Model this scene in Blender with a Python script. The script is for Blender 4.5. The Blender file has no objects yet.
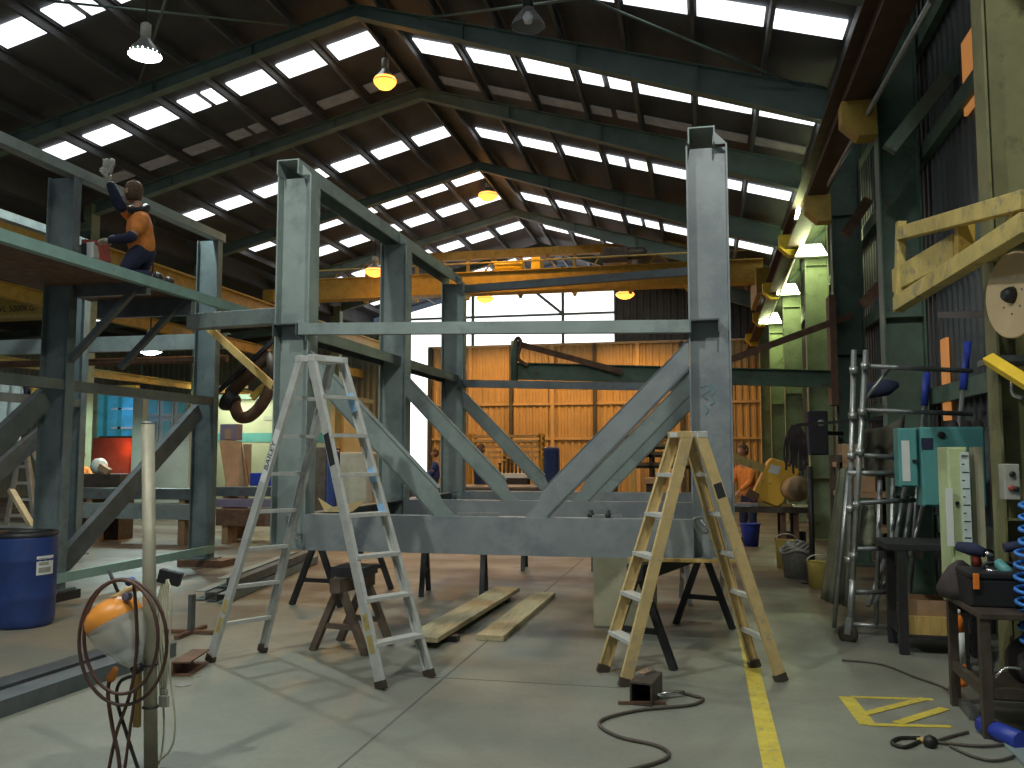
import bpy, bmesh, math, random
from mathutils import Vector, Matrix
random.seed(7)
SC = bpy.context.scene
COL = SC.collection
V = Vector
X_, Y_, Z_ = V((1, 0, 0)), V((0, 1, 0)), V((0, 0, 1))

# ------------------------------------------------------------------ camera
FOC, CAMH = 870.0, 1.65
PIT, YAW = math.radians(4.666), math.radians(12.47)
FW = V((-math.sin(YAW) * math.cos(PIT), math.cos(YAW) * math.cos(PIT), math.sin(PIT)))
RT = V((math.cos(YAW), math.sin(YAW), 0))
UP = RT.cross(FW)
cd = bpy.data.cameras.new('camera')
cam = bpy.data.objects.new('camera', cd)
COL.objects.link(cam)
cam.matrix_world = Matrix(((RT.x, UP.x, -FW.x, 0), (RT.y, UP.y, -FW.y, 0), (RT.z, UP.z, -FW.z, CAMH), (0, 0, 0, 1)))
cd.sensor_width = 36.0
cd.lens = 36.0 * FOC / 1024
cd.clip_start = 0.05
cd.clip_end = 300
SC.camera = cam

def _ray(px, py):
    return FW + RT * ((px - 512) / FOC) + UP * (-(py - 384) / FOC)
def AY(px, py, y):            # survey helper: sight line through a photo point met with plane y
    r = _ray(px, py); t = y / r.y
    return V((r.x * t, y, CAMH + r.z * t))
def AX(px, py, x):
    r = _ray(px, py); t = x / r.x
    return V((x, r.y * t, CAMH + r.z * t))
def AZ(px, py, z=0.0):
    r = _ray(px, py); t = (z - CAMH) / r.z
    return V((r.x * t, r.y * t, z))

# ------------------------------------------------------------------ materials
def mat(name, col, rough=.6, metal=0., var=.18, scale=5., bump=0., wear=None, emis=None, alpha=None, trans=0., coord='Object', stretch=None):
    m = bpy.data.materials.new(name); m.use_nodes = True
    nt = m.node_tree; N = nt.nodes; L = nt.links
    b = N['Principled BSDF']
    b.inputs['Roughness'].default_value = rough
    b.inputs['Metallic'].default_value = metal
    tc = N.new('ShaderNodeTexCoord')
    src = tc.outputs[coord]
    if stretch:
        mp = N.new('ShaderNodeMapping'); mp.inputs['Scale'].default_value = stretch
        L.new(src, mp.inputs[0]); src = mp.outputs[0]
    nz = N.new('ShaderNodeTexNoise'); nz.inputs['Scale'].default_value = scale
    nz.inputs['Detail'].default_value = 6; nz.inputs['Roughness'].default_value = .62
    L.new(src, nz.inputs['Vector'])
    r = N.new('ShaderNodeValToRGB')
    r.color_ramp.elements[0].position = .3; r.color_ramp.elements[1].position = .7
    r.color_ramp.elements[0].color = tuple(max(0, c * (1 - var)) for c in col) + (1,)
    r.color_ramp.elements[1].color = tuple(min(1, c * (1 + var)) for c in col) + (1,)
    L.new(nz.outputs[0], r.inputs[0])
    out = r.outputs[0]
    if wear:
        wc, amt, ws = wear
        n2 = N.new('ShaderNodeTexNoise'); n2.inputs['Scale'].default_value = ws
        n2.inputs['Detail'].default_value = 8; n2.inputs['Roughness'].default_value = .7
        L.new(src, n2.inputs['Vector'])
        r2 = N.new('ShaderNodeValToRGB')
        r2.color_ramp.elements[0].position = 1 - amt - .06; r2.color_ramp.elements[1].position = 1 - amt + .06
        L.new(n2.outputs[0], r2.inputs[0])
        mx = N.new('ShaderNodeMix'); mx.data_type = 'RGBA'
        L.new(r2.outputs[0], mx.inputs[0]); L.new(out, mx.inputs[6])
        mx.inputs[7].default_value = tuple(wc) + (1,)
        out = mx.outputs[2]
    L.new(out, b.inputs['Base Color'])
    if bump:
        bp = N.new('ShaderNodeBump'); bp.inputs['Strength'].default_value = bump
        bp.inputs['Distance'].default_value = .02
        L.new(nz.outputs[0], bp.inputs['Height']); L.new(bp.outputs[0], b.inputs['Normal'])
    if emis:
        ec, es = emis
        b.inputs['Emission Color'].default_value = tuple(ec) + (1,)
        b.inputs['Emission Strength'].default_value = es
    if trans:
        b.inputs['Transmission Weight'].default_value = trans
    if alpha is not None:
        b.inputs['Alpha'].default_value = alpha
    return m

RUST = (.16, .07, .035)
M = dict(
    steel=mat('primed_steel', (.27, .325, .315), .5, .1, .14, 3, wear=((.20, .245, .245), .45, 2.2)),
    steel_dark=mat('mill_steel', (.15, .17, .18), .42, .5, .25, 4, wear=(RUST, .33, 3)),
    steel_blue=mat('chalked_steel', (.27, .30, .315), .48, .15, .14, 3, wear=((.20, .225, .25), .46, 1.7)),
    teal=mat('teal_primer', (.26, .42, .38), .55, .05, .12, 6, wear=((.16, .2, .19), .34, 9)),
    rafter=mat('rafter_green_paint', (.125, .18, .155), .6, 0, .2, 3),
    purlin=mat('galvanised_purlin', (.11, .115, .12), .6, .3, .25, 2),
    roof=mat('underside_foil_sheet', (.068, .070, .075), .75, 0, .4, 1.4, bump=.35, stretch=(1, .35, 1)),
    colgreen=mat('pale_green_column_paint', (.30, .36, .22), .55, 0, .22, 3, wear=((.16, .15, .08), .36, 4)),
    darkgreen=mat('dark_green_paint_and_shade', (.10, .16, .12), .55, 0, .3, 3, wear=((.09, .07, .05), .38, 4)),
    railbrown=mat('rust_brown_rail', (.085, .05, .03), .65, .1, .3, 4, wear=((.15, .085, .03), .3, 3)),
    yellow=mat('crane_yellow_paint', (.50, .33, .06), .55, 0, .2, 4, wear=((.22, .14, .05), .36, 6)),
    yellow_br=mat('bright_yellow_paint', (.75, .50, .03), .5, 0, .12, 6),
    oldyellow=mat('chipped_yellow_paint', (.52, .40, .13), .6, 0, .2, 5, wear=((.25, .22, .14), .40, 9)),
    cream=mat('cream_cladding', (.55, .41, .21), .55, 0, .12, 1.2),
    creamrib=mat('cream_post_paint', (.6, .46, .26), .55, 0, .1, 2),
    wallgrey=mat('grey_ribbed_cladding', (.075, .085, .088), .6, .1, .3, 1.3),
    wallpale=mat('pale_green_wall_paint', (.30, .34, .29), .7, 0, .2, 1),
    alu=mat('scuffed_aluminium', (.60, .61, .585), .45, .25, .14, 9, wear=((.48, .42, .30), .35, 14)),
    aluwarm=mat('warm_light_aluminium', (.66, .49, .23), .5, .1, .15, 7, wear=((.42, .38, .27), .38, 11)),  # aluminium; warm lamp light is put into this tan colour
    alutread=mat('bare_tread_aluminium', (.70, .71, .68), .42, .3, .1, 12),
    white=mat('white_label', (.75, .77, .76), .5, 0, .05, 8),
    black=mat('black_paint', (.018, .018, .02), .5, 0, .2, 6),
    ink=mat('black_ink', (.03, .03, .035), .6, 0, .05, 4),
    trestle=mat('black_trestle_steel', (.035, .036, .038), .55, .3, .3, 6),
    trestle_rust=mat('rusty_trestle_steel', (.15, .11, .085), .6, .3, .35, 8),
    rustm=mat('rusty_steel', (.17, .095, .06), .7, .2, .35, 8),
    conc_block=mat('cast_concrete_block', (.42, .40, .28), .85, 0, .15, 5, bump=.2, wear=((.3, .28, .2), .35, 4)),
    wood=mat('weathered_plank', (.50, .42, .25), .75, 0, .22, 6, bump=.1, stretch=(6, .6, 6)),
    ply=mat('brown_plywood', (.36, .22, .12), .7, 0, .2, 4),
    timber=mat('yellow_timber', (.55, .37, .12), .7, 0, .2, 6, stretch=(8, 8, 1)),
    blueplastic=mat('blue_drum_plastic', (.022, .05, .19), .45, 0, .22, 6, wear=((.08, .09, .16), .3, 10)),
    blue=mat('blue_plastic', (.03, .06, .42), .45, 0, .12, 6),
    brightblue=mat('bright_blue_hose', (.05, .22, .65), .35, 0, .1, 6),
    tealcab=mat('teal_cabinet_enamel', (.11, .34, .34), .45, 0, .1, 4, wear=((.07, .18, .18), .28, 7)),
    palecab=mat('pale_green_cabinet', (.52, .60, .33), .55, 0, .12, 4, wear=((.3, .3, .2), .28, 8)),
    greybox=mat('grey_switch_box', (.36, .36, .31), .5, 0, .12, 6),
    galv=mat('galvanised_tube', (.40, .41, .40), .38, .75, .18, 14, wear=((.28, .22, .16), .3, 10)),
    dtube=mat('dull_dark_tube', (.20, .21, .21), .45, .6, .25, 10),
    tarp=mat('grey_green_tarpaulin', (.17, .18, .12), .8, 0, .25, 6, bump=.2),
    skyblue=mat('sky_blue_sticker', (.30, .55, .85), .5, 0, .1, 12),
    chalkgreen=mat('green_paint_stick', (.12, .33, .30), .7, 0, .1, 12),
    steel_post=mat('dark_primed_post', (.165, .215, .22), .5, .1, .16, 3, wear=((.12, .15, .16), .45, 2.2)),
    wallcream=mat('pale_cabin_paint', (.45, .46, .33), .7, 0, .12, 1.2),
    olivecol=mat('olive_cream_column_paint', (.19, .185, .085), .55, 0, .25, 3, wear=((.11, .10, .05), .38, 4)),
    warmglow=mat('warm_wall_glow', (.3, .15, .06), .6, 0, .2, 2, emis=((1, .40, .11), .3)),
    olive=mat('dark_olive_canvas', (.07, .065, .045), .85, 0, .3, 6, bump=.2),
    bench=mat('oily_bench_steel', (.09, .07, .055), .5, .35, .4, 6),
    orange=mat('orange_plastic', (.85, .22, .03), .4, 0, .08, 6),
    orangehood=mat('orange_lamp_hood', (.90, .34, .05), .38, 0, .08, 6),
    hivis=mat('orange_hi_vis_cotton', (.78, .26, .055), .85, 0, .18, 14, bump=.3),
    navy=mat('navy_drill_cotton', (.022, .028, .065), .85, 0, .2, 14, bump=.3),
    skin=mat('skin', (.52, .27, .18), .55, 0, .1, 8),
    hair=mat('brown_hair', (.13, .075, .04), .7, 0, .35, 40),
    glove=mat('pale_rigger_glove', (.55, .54, .46), .8, 0, .15, 14),
    boot=mat('black_boot_leather', (.02, .018, .016), .5, 0, .2, 10),
    bluejkt=mat('blue_work_jacket', (.03, .06, .24), .85, 0, .2, 12),
    cable=mat('brown_rubber_cable', (.10, .05, .038), .5, 0, .2, 12),
    cablew=mat('pale_cable', (.52, .50, .36), .5, 0, .12, 12),
    cableb=mat('black_rubber_cable', (.02, .018, .016), .5, 0, .2, 12),
    hose=mat('dull_brown_hose', (.09, .075, .06), .5, 0, .2, 12),
    poletube=mat('grey_pole_tube', (.36, .335, .25), .5, .2, .14, 9),
    chrome=mat('bright_steel', (.7, .7, .7), .22, .95, .05, 8),
    red=mat('red_welding_screen', (.34, .06, .03), .5, 0, .2, 4),
    redd=mat('dull_red_tool', (.35, .06, .04), .5, 0, .15, 6),
    card=mat('brown_cardboard', (.40, .26, .15), .8, 0, .12, 6),
    saw=mat('saw_yellow_enamel', (.80, .46, .05), .42, 0, .08, 5),
    motor=mat('tan_motor_housing', (.42, .30, .17), .55, 0, .15, 6),
    beige=mat('beige_disc', (.64, .48, .28), .6, 0, .08, 6),
    purple=mat('purple_grey_box', (.22, .19, .27), .6, 0, .1, 5),
    paper=mat('paper_chart', (.62, .72, .70), .7, 0, .12, 20),
    bucket=mat('yellow_bucket_plastic', (.50, .40, .10), .5, 0, .2, 6),
    rope=mat('grey_rope', (.30, .30, .26), .85, 0, .25, 30),
    bag=mat('dark_dirty_rag', (.05, .04, .04), .9, 0, .3, 10),
    linepaint=mat('yellow_line_paint', (.66, .52, .07), .6, 0, .15, 8, wear=((.3, .29, .2), .40, 22)),
    tealcurtain=mat('teal_curtain', (.08, .42, .42), .5, 0, .25, 2),
    joint=mat('floor_joint_filler', (.12, .12, .11), .8, 0, .2, 4),
    skyl=mat('daylit_rooflight_sheet', (.8, .85, .9), .5, 0, .03, 2, emis=((.93, .97, 1.0), 1.5)),
    skyld=mat('grimy_rooflight_sheet', (.22, .2, .17), .7, 0, .35, 3, emis=((.9, .85, .75), .03)),
    daywin=mat('daylit_gable_glazing', (.8, .85, .9), .5, 0, .03, 2, emis=((.96, .98, 1.0), 1.7)),
    blueglow=mat('glowing_booth_curtain', (.1, .4, .6), .5, 0, .3, 3, emis=((.06, .40, .42), .15)),
    lampw=mat('white_lamp_glow', (1, 1, 1), .4, 0, 0, 2, emis=((.85, 1.0, .97), 20)),
    lampo=mat('sodium_lamp_glow', (1, .7, .3), .4, 0, 0, 2, emis=((1, .36, .05), 2.3)),
    lampg=mat('greenish_tube_glow', (1, 1, .9), .4, 0, 0, 2, emis=((.92, 1, .70), 26)),
    weldspark=mat('weld_arc_glow', (1, 1, 1), .4, 0, 0, 2, emis=((.75, .85, 1), 12)),
)
def glassy(name, col, alpha):
    m = bpy.data.materials.new(name); m.use_nodes = True
    b = m.node_tree.nodes['Principled BSDF']
    b.inputs['Base Color'].default_value = tuple(col) + (1,)
    b.inputs['Roughness'].default_value = .12
    b.inputs['Alpha'].default_value = alpha
    b.inputs['Specular IOR Level'].default_value = .8
    return m
M['clear'] = glassy('clear_scuffed_lens', (.78, .78, .72), .40)
M['bell'] = glassy('clear_glass_bell', (.35, .38, .4), .3)

# ------------------------------------------------------------------ mesh builder
class MB:
    def __init__(s):
        s.v, s.f, s.sm = [], [], []
    def _add(s, vs, fs, smooth=False):
        o = len(s.v)
        s.v += [V(p) for p in vs]
        s.f += [tuple(o + i for i in f) for f in fs]
        s.sm += [smooth] * len(fs)
        return s
    def box(s, x0, x1, y0, y1, z0, z1):
        vs = [(x, y, z) for z in (z0, z1) for y in (y0, y1) for x in (x0, x1)]
        return s._add(vs, [(0, 2, 3, 1), (4, 5, 7, 6), (0, 1, 5, 4), (2, 6, 7, 3), (0, 4, 6, 2), (1, 3, 7, 5)])
    def ext(s, p0, p1, prof, side, v0=None):
        p0, p1 = V(p0), V(p1)
        a = (p1 - p0).normalized()
        u = V(side); u = (u - a * u.dot(a)).normalized()
        w = a.cross(u)
        n = len(prof)
        vs = [p0 + u * q[0] + w * q[1] for q in prof] + [p1 + u * q[0] + w * q[1] for q in prof]
        fs = [tuple(range(n))[::-1], tuple(range(n, 2 * n))] + [(i, (i + 1) % n, n + (i + 1) % n, n + i) for i in range(n)]
        return s._add(vs, fs)
    def bar(s, p0, p1, w, h, side=None):
        a = (V(p1) - V(p0)).normalized()
        if side is None:
            side = Z_.cross(a) if abs(a.z) < .95 else X_
        return s.ext(p0, p1, [(-w / 2, -h / 2), (w / 2, -h / 2), (w / 2, h / 2), (-w / 2, h / 2)], side)
    def tube(s, pts, r, n=8, closed=False):
        pts = [V(p) for p in pts]
        m = len(pts)
        R = r if isinstance(r, (list, tuple)) else [r] * m
        vs = []
        u = None
        for i, p in enumerate(pts):
            if closed:
                a = pts[(i + 1) % m] - pts[i - 1]
            else:
                a = pts[min(i + 1, m - 1)] - pts[max(i - 1, 0)]
            a.normalize()
            if u is None:
                u = a.orthogonal().normalized()
            else:
                u = (u - a * u.dot(a)).normalized()
            w = a.cross(u)
            vs += [p + (u * math.cos(2 * math.pi * k / n) + w * math.sin(2 * math.pi * k / n)) * R[i] for k in range(n)]
        fs = []
        for i in range(m if closed else m - 1):
            j = (i + 1) % m
            fs += [(i * n + k, i * n + (k + 1) % n, j * n + (k + 1) % n, j * n + k) for k in range(n)]
        s._add(vs, fs, True)
        if not closed:
            o = len(s.v) - len(vs)
            s.f += [tuple(o + k for k in range(n))[::-1], tuple(o + (m - 1) * n + k for k in range(n))]
            s.sm += [False, False]
        return s
    def lathe(s, p, axis, prof, n=24, cap=True):
        p = V(p); a = V(axis).normalized(); u = a.orthogonal().normalized(); w = a.cross(u)
        vs = []
        for t, r in prof:
            vs += [p + a * t + (u * math.cos(2 * math.pi * k / n) + w * math.sin(2 * math.pi * k / n)) * max(r, 1e-4) for k in range(n)]
        m = len(prof)
        fs = [(i * n + k, i * n + (k + 1) % n, (i + 1) * n + (k + 1) % n, (i + 1) * n + k) for i in range(m - 1) for k in range(n)]
        s._add(vs, fs, True)
        if cap:
            o = len(s.v) - len(vs)
            s.f += [tuple(o + k for k in range(n))[::-1], tuple(o + (m - 1) * n + k for k in range(n))]
            s.sm += [False, False]
        return s
    def prism(s, poly, vec):
        n = len(poly); vec = V(vec)
        vs = [V(p) for p in poly] + [V(p) + vec for p in poly]
        fs = [tuple(range(n))[::-1], tuple(range(n, 2 * n))] + [(i, (i + 1) % n, n + (i + 1) % n, n + i) for i in range(n)]
        return s._add(vs, fs)
    def quadgrid(s, rows, smooth=True):
        h, w = len(rows), len(rows[0])
        vs = [p for r in rows for p in r]
        fs = [(i * w + j, i * w + j + 1, (i + 1) * w + j + 1, (i + 1) * w + j) for i in range(h - 1) for j in range(w - 1)]
        return s._add(vs, fs, smooth)
    def build(s, name, m, parent=None, origin=None, bev=0., recalc=True):
        root = parent
        while root is not None and root.parent is not None:
            root = root.parent
        o0 = V(root.location) if root is not None else V(origin or (0, 0, 0))
        me = bpy.data.meshes.new(name)
        me.from_pydata([tuple(p - o0) for p in s.v], [], s.f)
        me.polygons.foreach_set('use_smooth', s.sm)
        if recalc:
            bm = bmesh.new(); bm.from_mesh(me)
            bmesh.ops.recalc_face_normals(bm, faces=bm.faces)
            bm.to_mesh(me); bm.free()
        me.materials.append(M[m] if isinstance(m, str) else m)
        o = bpy.data.objects.new(name, me)
        COL.objects.link(o)
        if parent is not None:
            o.parent = parent
        else:
            o.location = o0
        if bev:
            b = o.modifiers.new('edge', 'BEVEL'); b.width = bev; b.segments = 2; b.limit_method = 'ANGLE'
            b.angle_limit = math.radians(50)
        return o

def tag(o, label=None, cat=None, group=None, kind=None):
    if label: o['label'] = label
    if cat: o['category'] = cat
    if group: o['group'] = group
    if kind: o['kind'] = kind
    return o
def thing(name, label, cat, loc=(0, 0, 0), group=None):
    o = bpy.data.objects.new(name, None); COL.objects.link(o)
    o.location = V(loc); o.empty_display_size = .1
    return tag(o, label, cat, group)
def single(mb, name, m, label, cat, origin=(0, 0, 0), group=None, bev=0.):
    return tag(mb.build(name, m, None, origin, bev), label, cat, group)
def struct(mb, name, m):
    return tag(mb.build(name, m), kind='structure')
def copy_tree(o, parent=None):
    c = o.copy(); COL.objects.link(c)
    if parent is not None: c.parent = parent
    for ch in list(o.children): copy_tree(ch, c)
    return c
def Iprof(b, h, tf=.012, tw=.008):
    return [(-b/2, -h/2), (b/2, -h/2), (b/2, -h/2+tf), (tw/2, -h/2+tf), (tw/2, h/2-tf), (b/2, h/2-tf), (b/2, h/2), (-b/2, h/2), (-b/2, h/2-tf), (-tw/2, h/2-tf), (-tw/2, -h/2+tf), (-b/2, -h/2+tf)]
def Cprof(b, h, t=.012):      # web at u=0, flanges reach to u=b
    return [(0, -h/2), (b, -h/2), (b, -h/2+t), (t, -h/2+t), (t, h/2-t), (b, h/2-t), (b, h/2), (0, h/2)]
def bez(pts, n=10):            # Catmull-Rom through points
    pts = [V(p) for p in pts]; out = []
    for i in range(len(pts) - 1):
        a, b, c, d = pts[max(i-1, 0)], pts[i], pts[i+1], pts[min(i+2, len(pts)-1)]
        for k in range(n):
            t = k / n
            out.append(.5 * ((2*b) + (c-a)*t + (2*a-5*b+4*c-d)*t*t + (3*b-a-3*c+d)*t**3))
    return out + [pts[-1]]
def text_mesh(body, size, m, parent, mw, name='lettering', depth=.001):
    cu = bpy.data.curves.new('t', 'FONT'); cu.body = body; cu.size = size; cu.extrude = depth
    cu.align_x = 'CENTER'; cu.align_y = 'CENTER'
    t = bpy.data.objects.new('t', cu); COL.objects.link(t)
    bpy.context.view_layer.update()
    me = bpy.data.meshes.new_from_object(t.evaluated_get(bpy.context.evaluated_depsgraph_get()))
    bpy.data.objects.remove(t)
    root = parent
    while root.parent is not None: root = root.parent
    me.transform(Matrix.Translation(-V(root.location)) @ mw)
    me.materials.clear(); me.materials.append(M[m])
    o = bpy.data.objects.new(name, me); COL.objects.link(o); o.parent = parent
    return o
def frame_m(origin, xd, yd):
    xd = V(xd).normalized(); yd = V(yd); yd = (yd - xd * yd.dot(xd)).normalized(); zd = xd.cross(yd)
    o = V(origin)
    return Matrix(((xd.x, yd.x, zd.x, o.x), (xd.y, yd.y, zd.y, o.y), (xd.z, yd.z, zd.z, o.z), (0, 0, 0, 1)))
def skin_mesh(verts, edges, radii, sub=2):
    me = bpy.data.meshes.new('sk'); me.from_pydata([tuple(v) for v in verts], edges, [])
    o = bpy.data.objects.new('sk', me); COL.objects.link(o)
    md = o.modifiers.new('s', 'SKIN'); md.use_smooth_shade = True; md.branch_smoothing = .6
    sv = me.skin_vertices[0].data
    for i, r in enumerate(radii):
        rr = r if isinstance(r, tuple) else (r, r)
        sv[i].radius = rr; sv[i].use_root = (i == 0)
    ss = o.modifiers.new('u', 'SUBSURF'); ss.levels = sub; ss.render_levels = sub
    bpy.context.view_layer.update()
    out = bpy.data.meshes.new_from_object(o.evaluated_get(bpy.context.evaluated_depsgraph_get()))
    bpy.data.objects.remove(o)
    for p in out.polygons: p.use_smooth = True
    return out
def skin_part(name, verts, edges, radii, m, parent, sub=2):
    root = parent
    while root.parent is not None: root = root.parent
    me = skin_mesh([V(v) - V(root.location) for v in verts], edges, radii, sub)
    me.name = name; me.materials.clear(); me.materials.append(M[m])
    o = bpy.data.objects.new(name, me); COL.objects.link(o); o.parent = parent
    return o
# ================================================================== THE BUILDING
XR, ZR, SL, SR = -6.05, 10.08, .25, .287
XWL, XWR, YB, YF = -14.4, 2.45, 37.0, -3.0
def roofz(x): return ZR - (SR * (x - XR) if x > XR else SL * (XR - x))
FRAMES = (2.2, 6.74, 10.53, 14.3, 18.0, 23.0, 27.8, 32.6)
WN = [0]; TN = [0]
def win(mb, m):
    WN[0] += 1; return struct(mb, 'window_%d' % WN[0], m)
def trim(mb, m):
    TN[0] += 1; return struct(mb, 'trim_%d' % TN[0], m)

# floor with oil, rust dust, scuffs and painted dimness
fm = bpy.data.materials.new('worn_concrete_floor'); fm.use_nodes = True
nt = fm.node_tree; N = nt.nodes; L = nt.links; bs = N['Principled BSDF']
tc = N.new('ShaderNodeTexCoord')
def noise(sc, det=7, rg=.6, stretch=None):
    n = N.new('ShaderNodeTexNoise'); n.inputs['Scale'].default_value = sc; n.inputs['Detail'].default_value = det; n.inputs['Roughness'].default_value = rg
    if stretch:
        mp = N.new('ShaderNodeMapping'); mp.inputs['Scale'].default_value = stretch; L.new(tc.outputs['Object'], mp.inputs[0]); L.new(mp.outputs[0], n.inputs['Vector'])
    else: L.new(tc.outputs['Object'], n.inputs['Vector'])
    return n.outputs[0]
def ramp(s, a, b, ca, cb):
    r = N.new('ShaderNodeValToRGB'); e = r.color_ramp.elements
    e[0].position, e[1].position = a, b; e[0].color, e[1].color = tuple(ca) + (1,), tuple(cb) + (1,)
    L.new(s, r.inputs[0]); return r.outputs[0]
def mixc(f, a, b):
    m_ = N.new('ShaderNodeMix'); m_.data_type = 'RGBA'; L.new(f, m_.inputs[0])
    for i, s in ((6, a), (7, b)):
        if isinstance(s, tuple): m_.inputs[i].default_value = s + (1,)
        else: L.new(s, m_.inputs[i])
    return m_.outputs[2]
base = mixc(ramp(noise(.9), .35, .68, (0, 0, 0), (1, 1, 1)), (.205, .212, .175), (.275, .278, .225))
base = mixc(ramp(noise(26, 3), .52, .75, (0, 0, 0), (.5, .5, .5)), base, (.16, .17, .15))
base = mixc(ramp(noise(.55, 6, .65, (1, .8, 1)), .53, .60, (0, 0, 0), (.35, .35, .35)), base, (.17, .155, .13))
spx = N.new('ShaderNodeSeparateXYZ'); L.new(tc.outputs['Object'], spx.inputs[0])
def rng(sock, a, b):
    q = N.new('ShaderNodeMapRange'); q.inputs[1].default_value = a; q.inputs[2].default_value = b; L.new(sock, q.inputs[0]); return q.outputs[0]
def mul(a, b):
    q = N.new('ShaderNodeMath'); q.operation = 'MULTIPLY'; L.new(a, q.inputs[0])
    if isinstance(b, float): q.inputs[1].default_value = b
    else: L.new(b, q.inputs[1])
    return q.outputs[0]
dust_shade = mul(rng(spx.outputs[1], 8.0, 10.5), ramp(noise(.5, 5, .6, (.6, 1.6, 1)), .36, .62, (.15, .15, .15), (1, 1, 1)))
base = mixc(dust_shade, base, (.085, .064, .05))          # rust dust, darkened to paint in the low light further back
tan = mul(rng(spx.outputs[0], -4.6, -5.6), rng(spx.outputs[1], 11, 9))
base = mixc(mul(tan, .6), base, (.27, .24, .18))      # paler bare screed outside the welding bay
L.new(base, bs.inputs['Base Color'])
rr = ramp(noise(1.3, 6), .3, .7, (.36, .36, .36), (.62, .62, .62)); L.new(rr, bs.inputs['Roughness'])
bp = N.new('ShaderNodeBump'); bp.inputs['Strength'].default_value = .12; bp.inputs['Distance'].default_value = .01
L.new(noise(14, 6), bp.inputs['Height']); L.new(bp.outputs[0], bs.inputs['Normal'])
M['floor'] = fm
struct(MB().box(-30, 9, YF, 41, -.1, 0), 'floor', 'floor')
trim(MB().box(-1.93, -1.915, 3, 14, 0, .0015), 'joint')
trim(MB().box(-2.25, -.62, 6.35, 6.36, 0, .0015), 'joint')
# painted floor lines
trim(MB().box(.27, .385, 2.5, 9.0, 0, .003), 'linepaint')
t1, t2, t3, t4 = AZ(846, 697), AZ(868, 725), AZ(951, 727), AZ(938, 698)
mb = MB()
zz_ = [.0016]
def strip(a, b, w):
    zz_[0] += .0006; mb.bar(a + Z_ * zz_[0], b + Z_ * zz_[0], w, .003)
strip(t1, t2, .10); strip(t1 + V((.03, 0, 0)), AZ(933, 700), .045); strip(t2, t3, .05); strip(AZ(862, 715), AZ(925, 699), .065); strip(AZ(897, 724), AZ(945, 709), .07)
trim(mb, 'linepaint')

# roof sheets, rooflights, purlins
for nm, xa, xb in (('ceiling_left', XWL - .3, XR), ('ceiling_right', XR, XWR + .2)):
    za, zb = roofz(xa), roofz(xb)
    mb = MB(); n = int((YB - YF) / .5)
    poly = [(xa, YF, za), (xb, YF, zb), (xb, YF, zb + .03), (xa, YF, za + .03)]
    mb.prism(poly, (0, YB - YF + .3, 0))
    struct(mb, nm, 'roof')
struct(MB().box(XR - .25, XR + .25, YF, YB, ZR - .09, ZR - .045), 'ceiling_ridge', 'purlin')
gapL = [XR - .12 - 1.105 * k for k in range(8)]
gapR = [XR + .45 + 1.105 * k for k in range(8)]
def panel(x0, x1, y0, y1, m):
    mb = MB()
    mb.prism([(x0, y0, roofz(x0) - .05), (x1, y0, roofz(x1) - .05), (x1, y0, roofz(x1) - .02), (x0, y0, roofz(x0) - .02)], (0, y1 - y0, 0))
    win(mb, m)
E_ = .07
rows = [(1.8, .5, 'skyl', 2), (4.6, .5, 'skyl', 2), (8.2, .5, 'skyl', 2), (12.0, .27, 'skyl', 1), (15.82, .3, 'skyl', 1), (17.62, .2, 'skyld', 1), (20.95, .3, 'skyl', 1), (24.45, .34, 'skyl', -1), (26.65, .36, 'skyl', 1), (30.3, .4, 'skyl', 1), (34.6, .4, 'skyl', 1)]
for yc, hw, m, step in rows:
    if step == 2:
        panel(-12.8, XR - .4, yc - hw, yc + hw, m); panel(XR + .4, 1.6, yc - hw, yc + hw, m); continue  # front rows out of view, wide panels added for their light
    for k in range(7):
        x1, x0 = gapL[k] - E_, gapL[k + 1] + E_
        if k == 3:
            panel(x0, x0 + .42, yc - hw, yc + hw, m); panel(x0 + .54, x1, yc - hw, yc + hw, m)
        else:
            panel(x0, x1, yc - hw, yc + hw, m)
    if step > 0:
        for k in range(7):
            x0, x1 = gapR[k] + E_, min(gapR[k + 1] - E_, XWR - .1)
            if k == 0: yc += {12.0: .75, 15.82: .32, 17.62: .2, 20.95: .05}.get(yc, 0)
            if k == 3 and yc < 28:
                panel(x0, x0 + .42, yc - hw, yc + hw, m); panel(x0 + .54, x1, yc - hw, yc + hw, m)
            else:
                panel(x0, x1, yc - hw, yc + hw, m)
for xs in (gapL, gapR):
    for x in xs:
        if x > XWR: continue
        mb = MB().ext((x, 9.0, roofz(x) - .16), (x, YB, roofz(x) - .16), [(-.03, -.1), (.03, -.1), (.03, -.092), (-.022, -.092), (-.022, .092), (.03, .092), (.03, .1), (-.03, .1)], X_)
        trim(mb, 'purlin')

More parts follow.
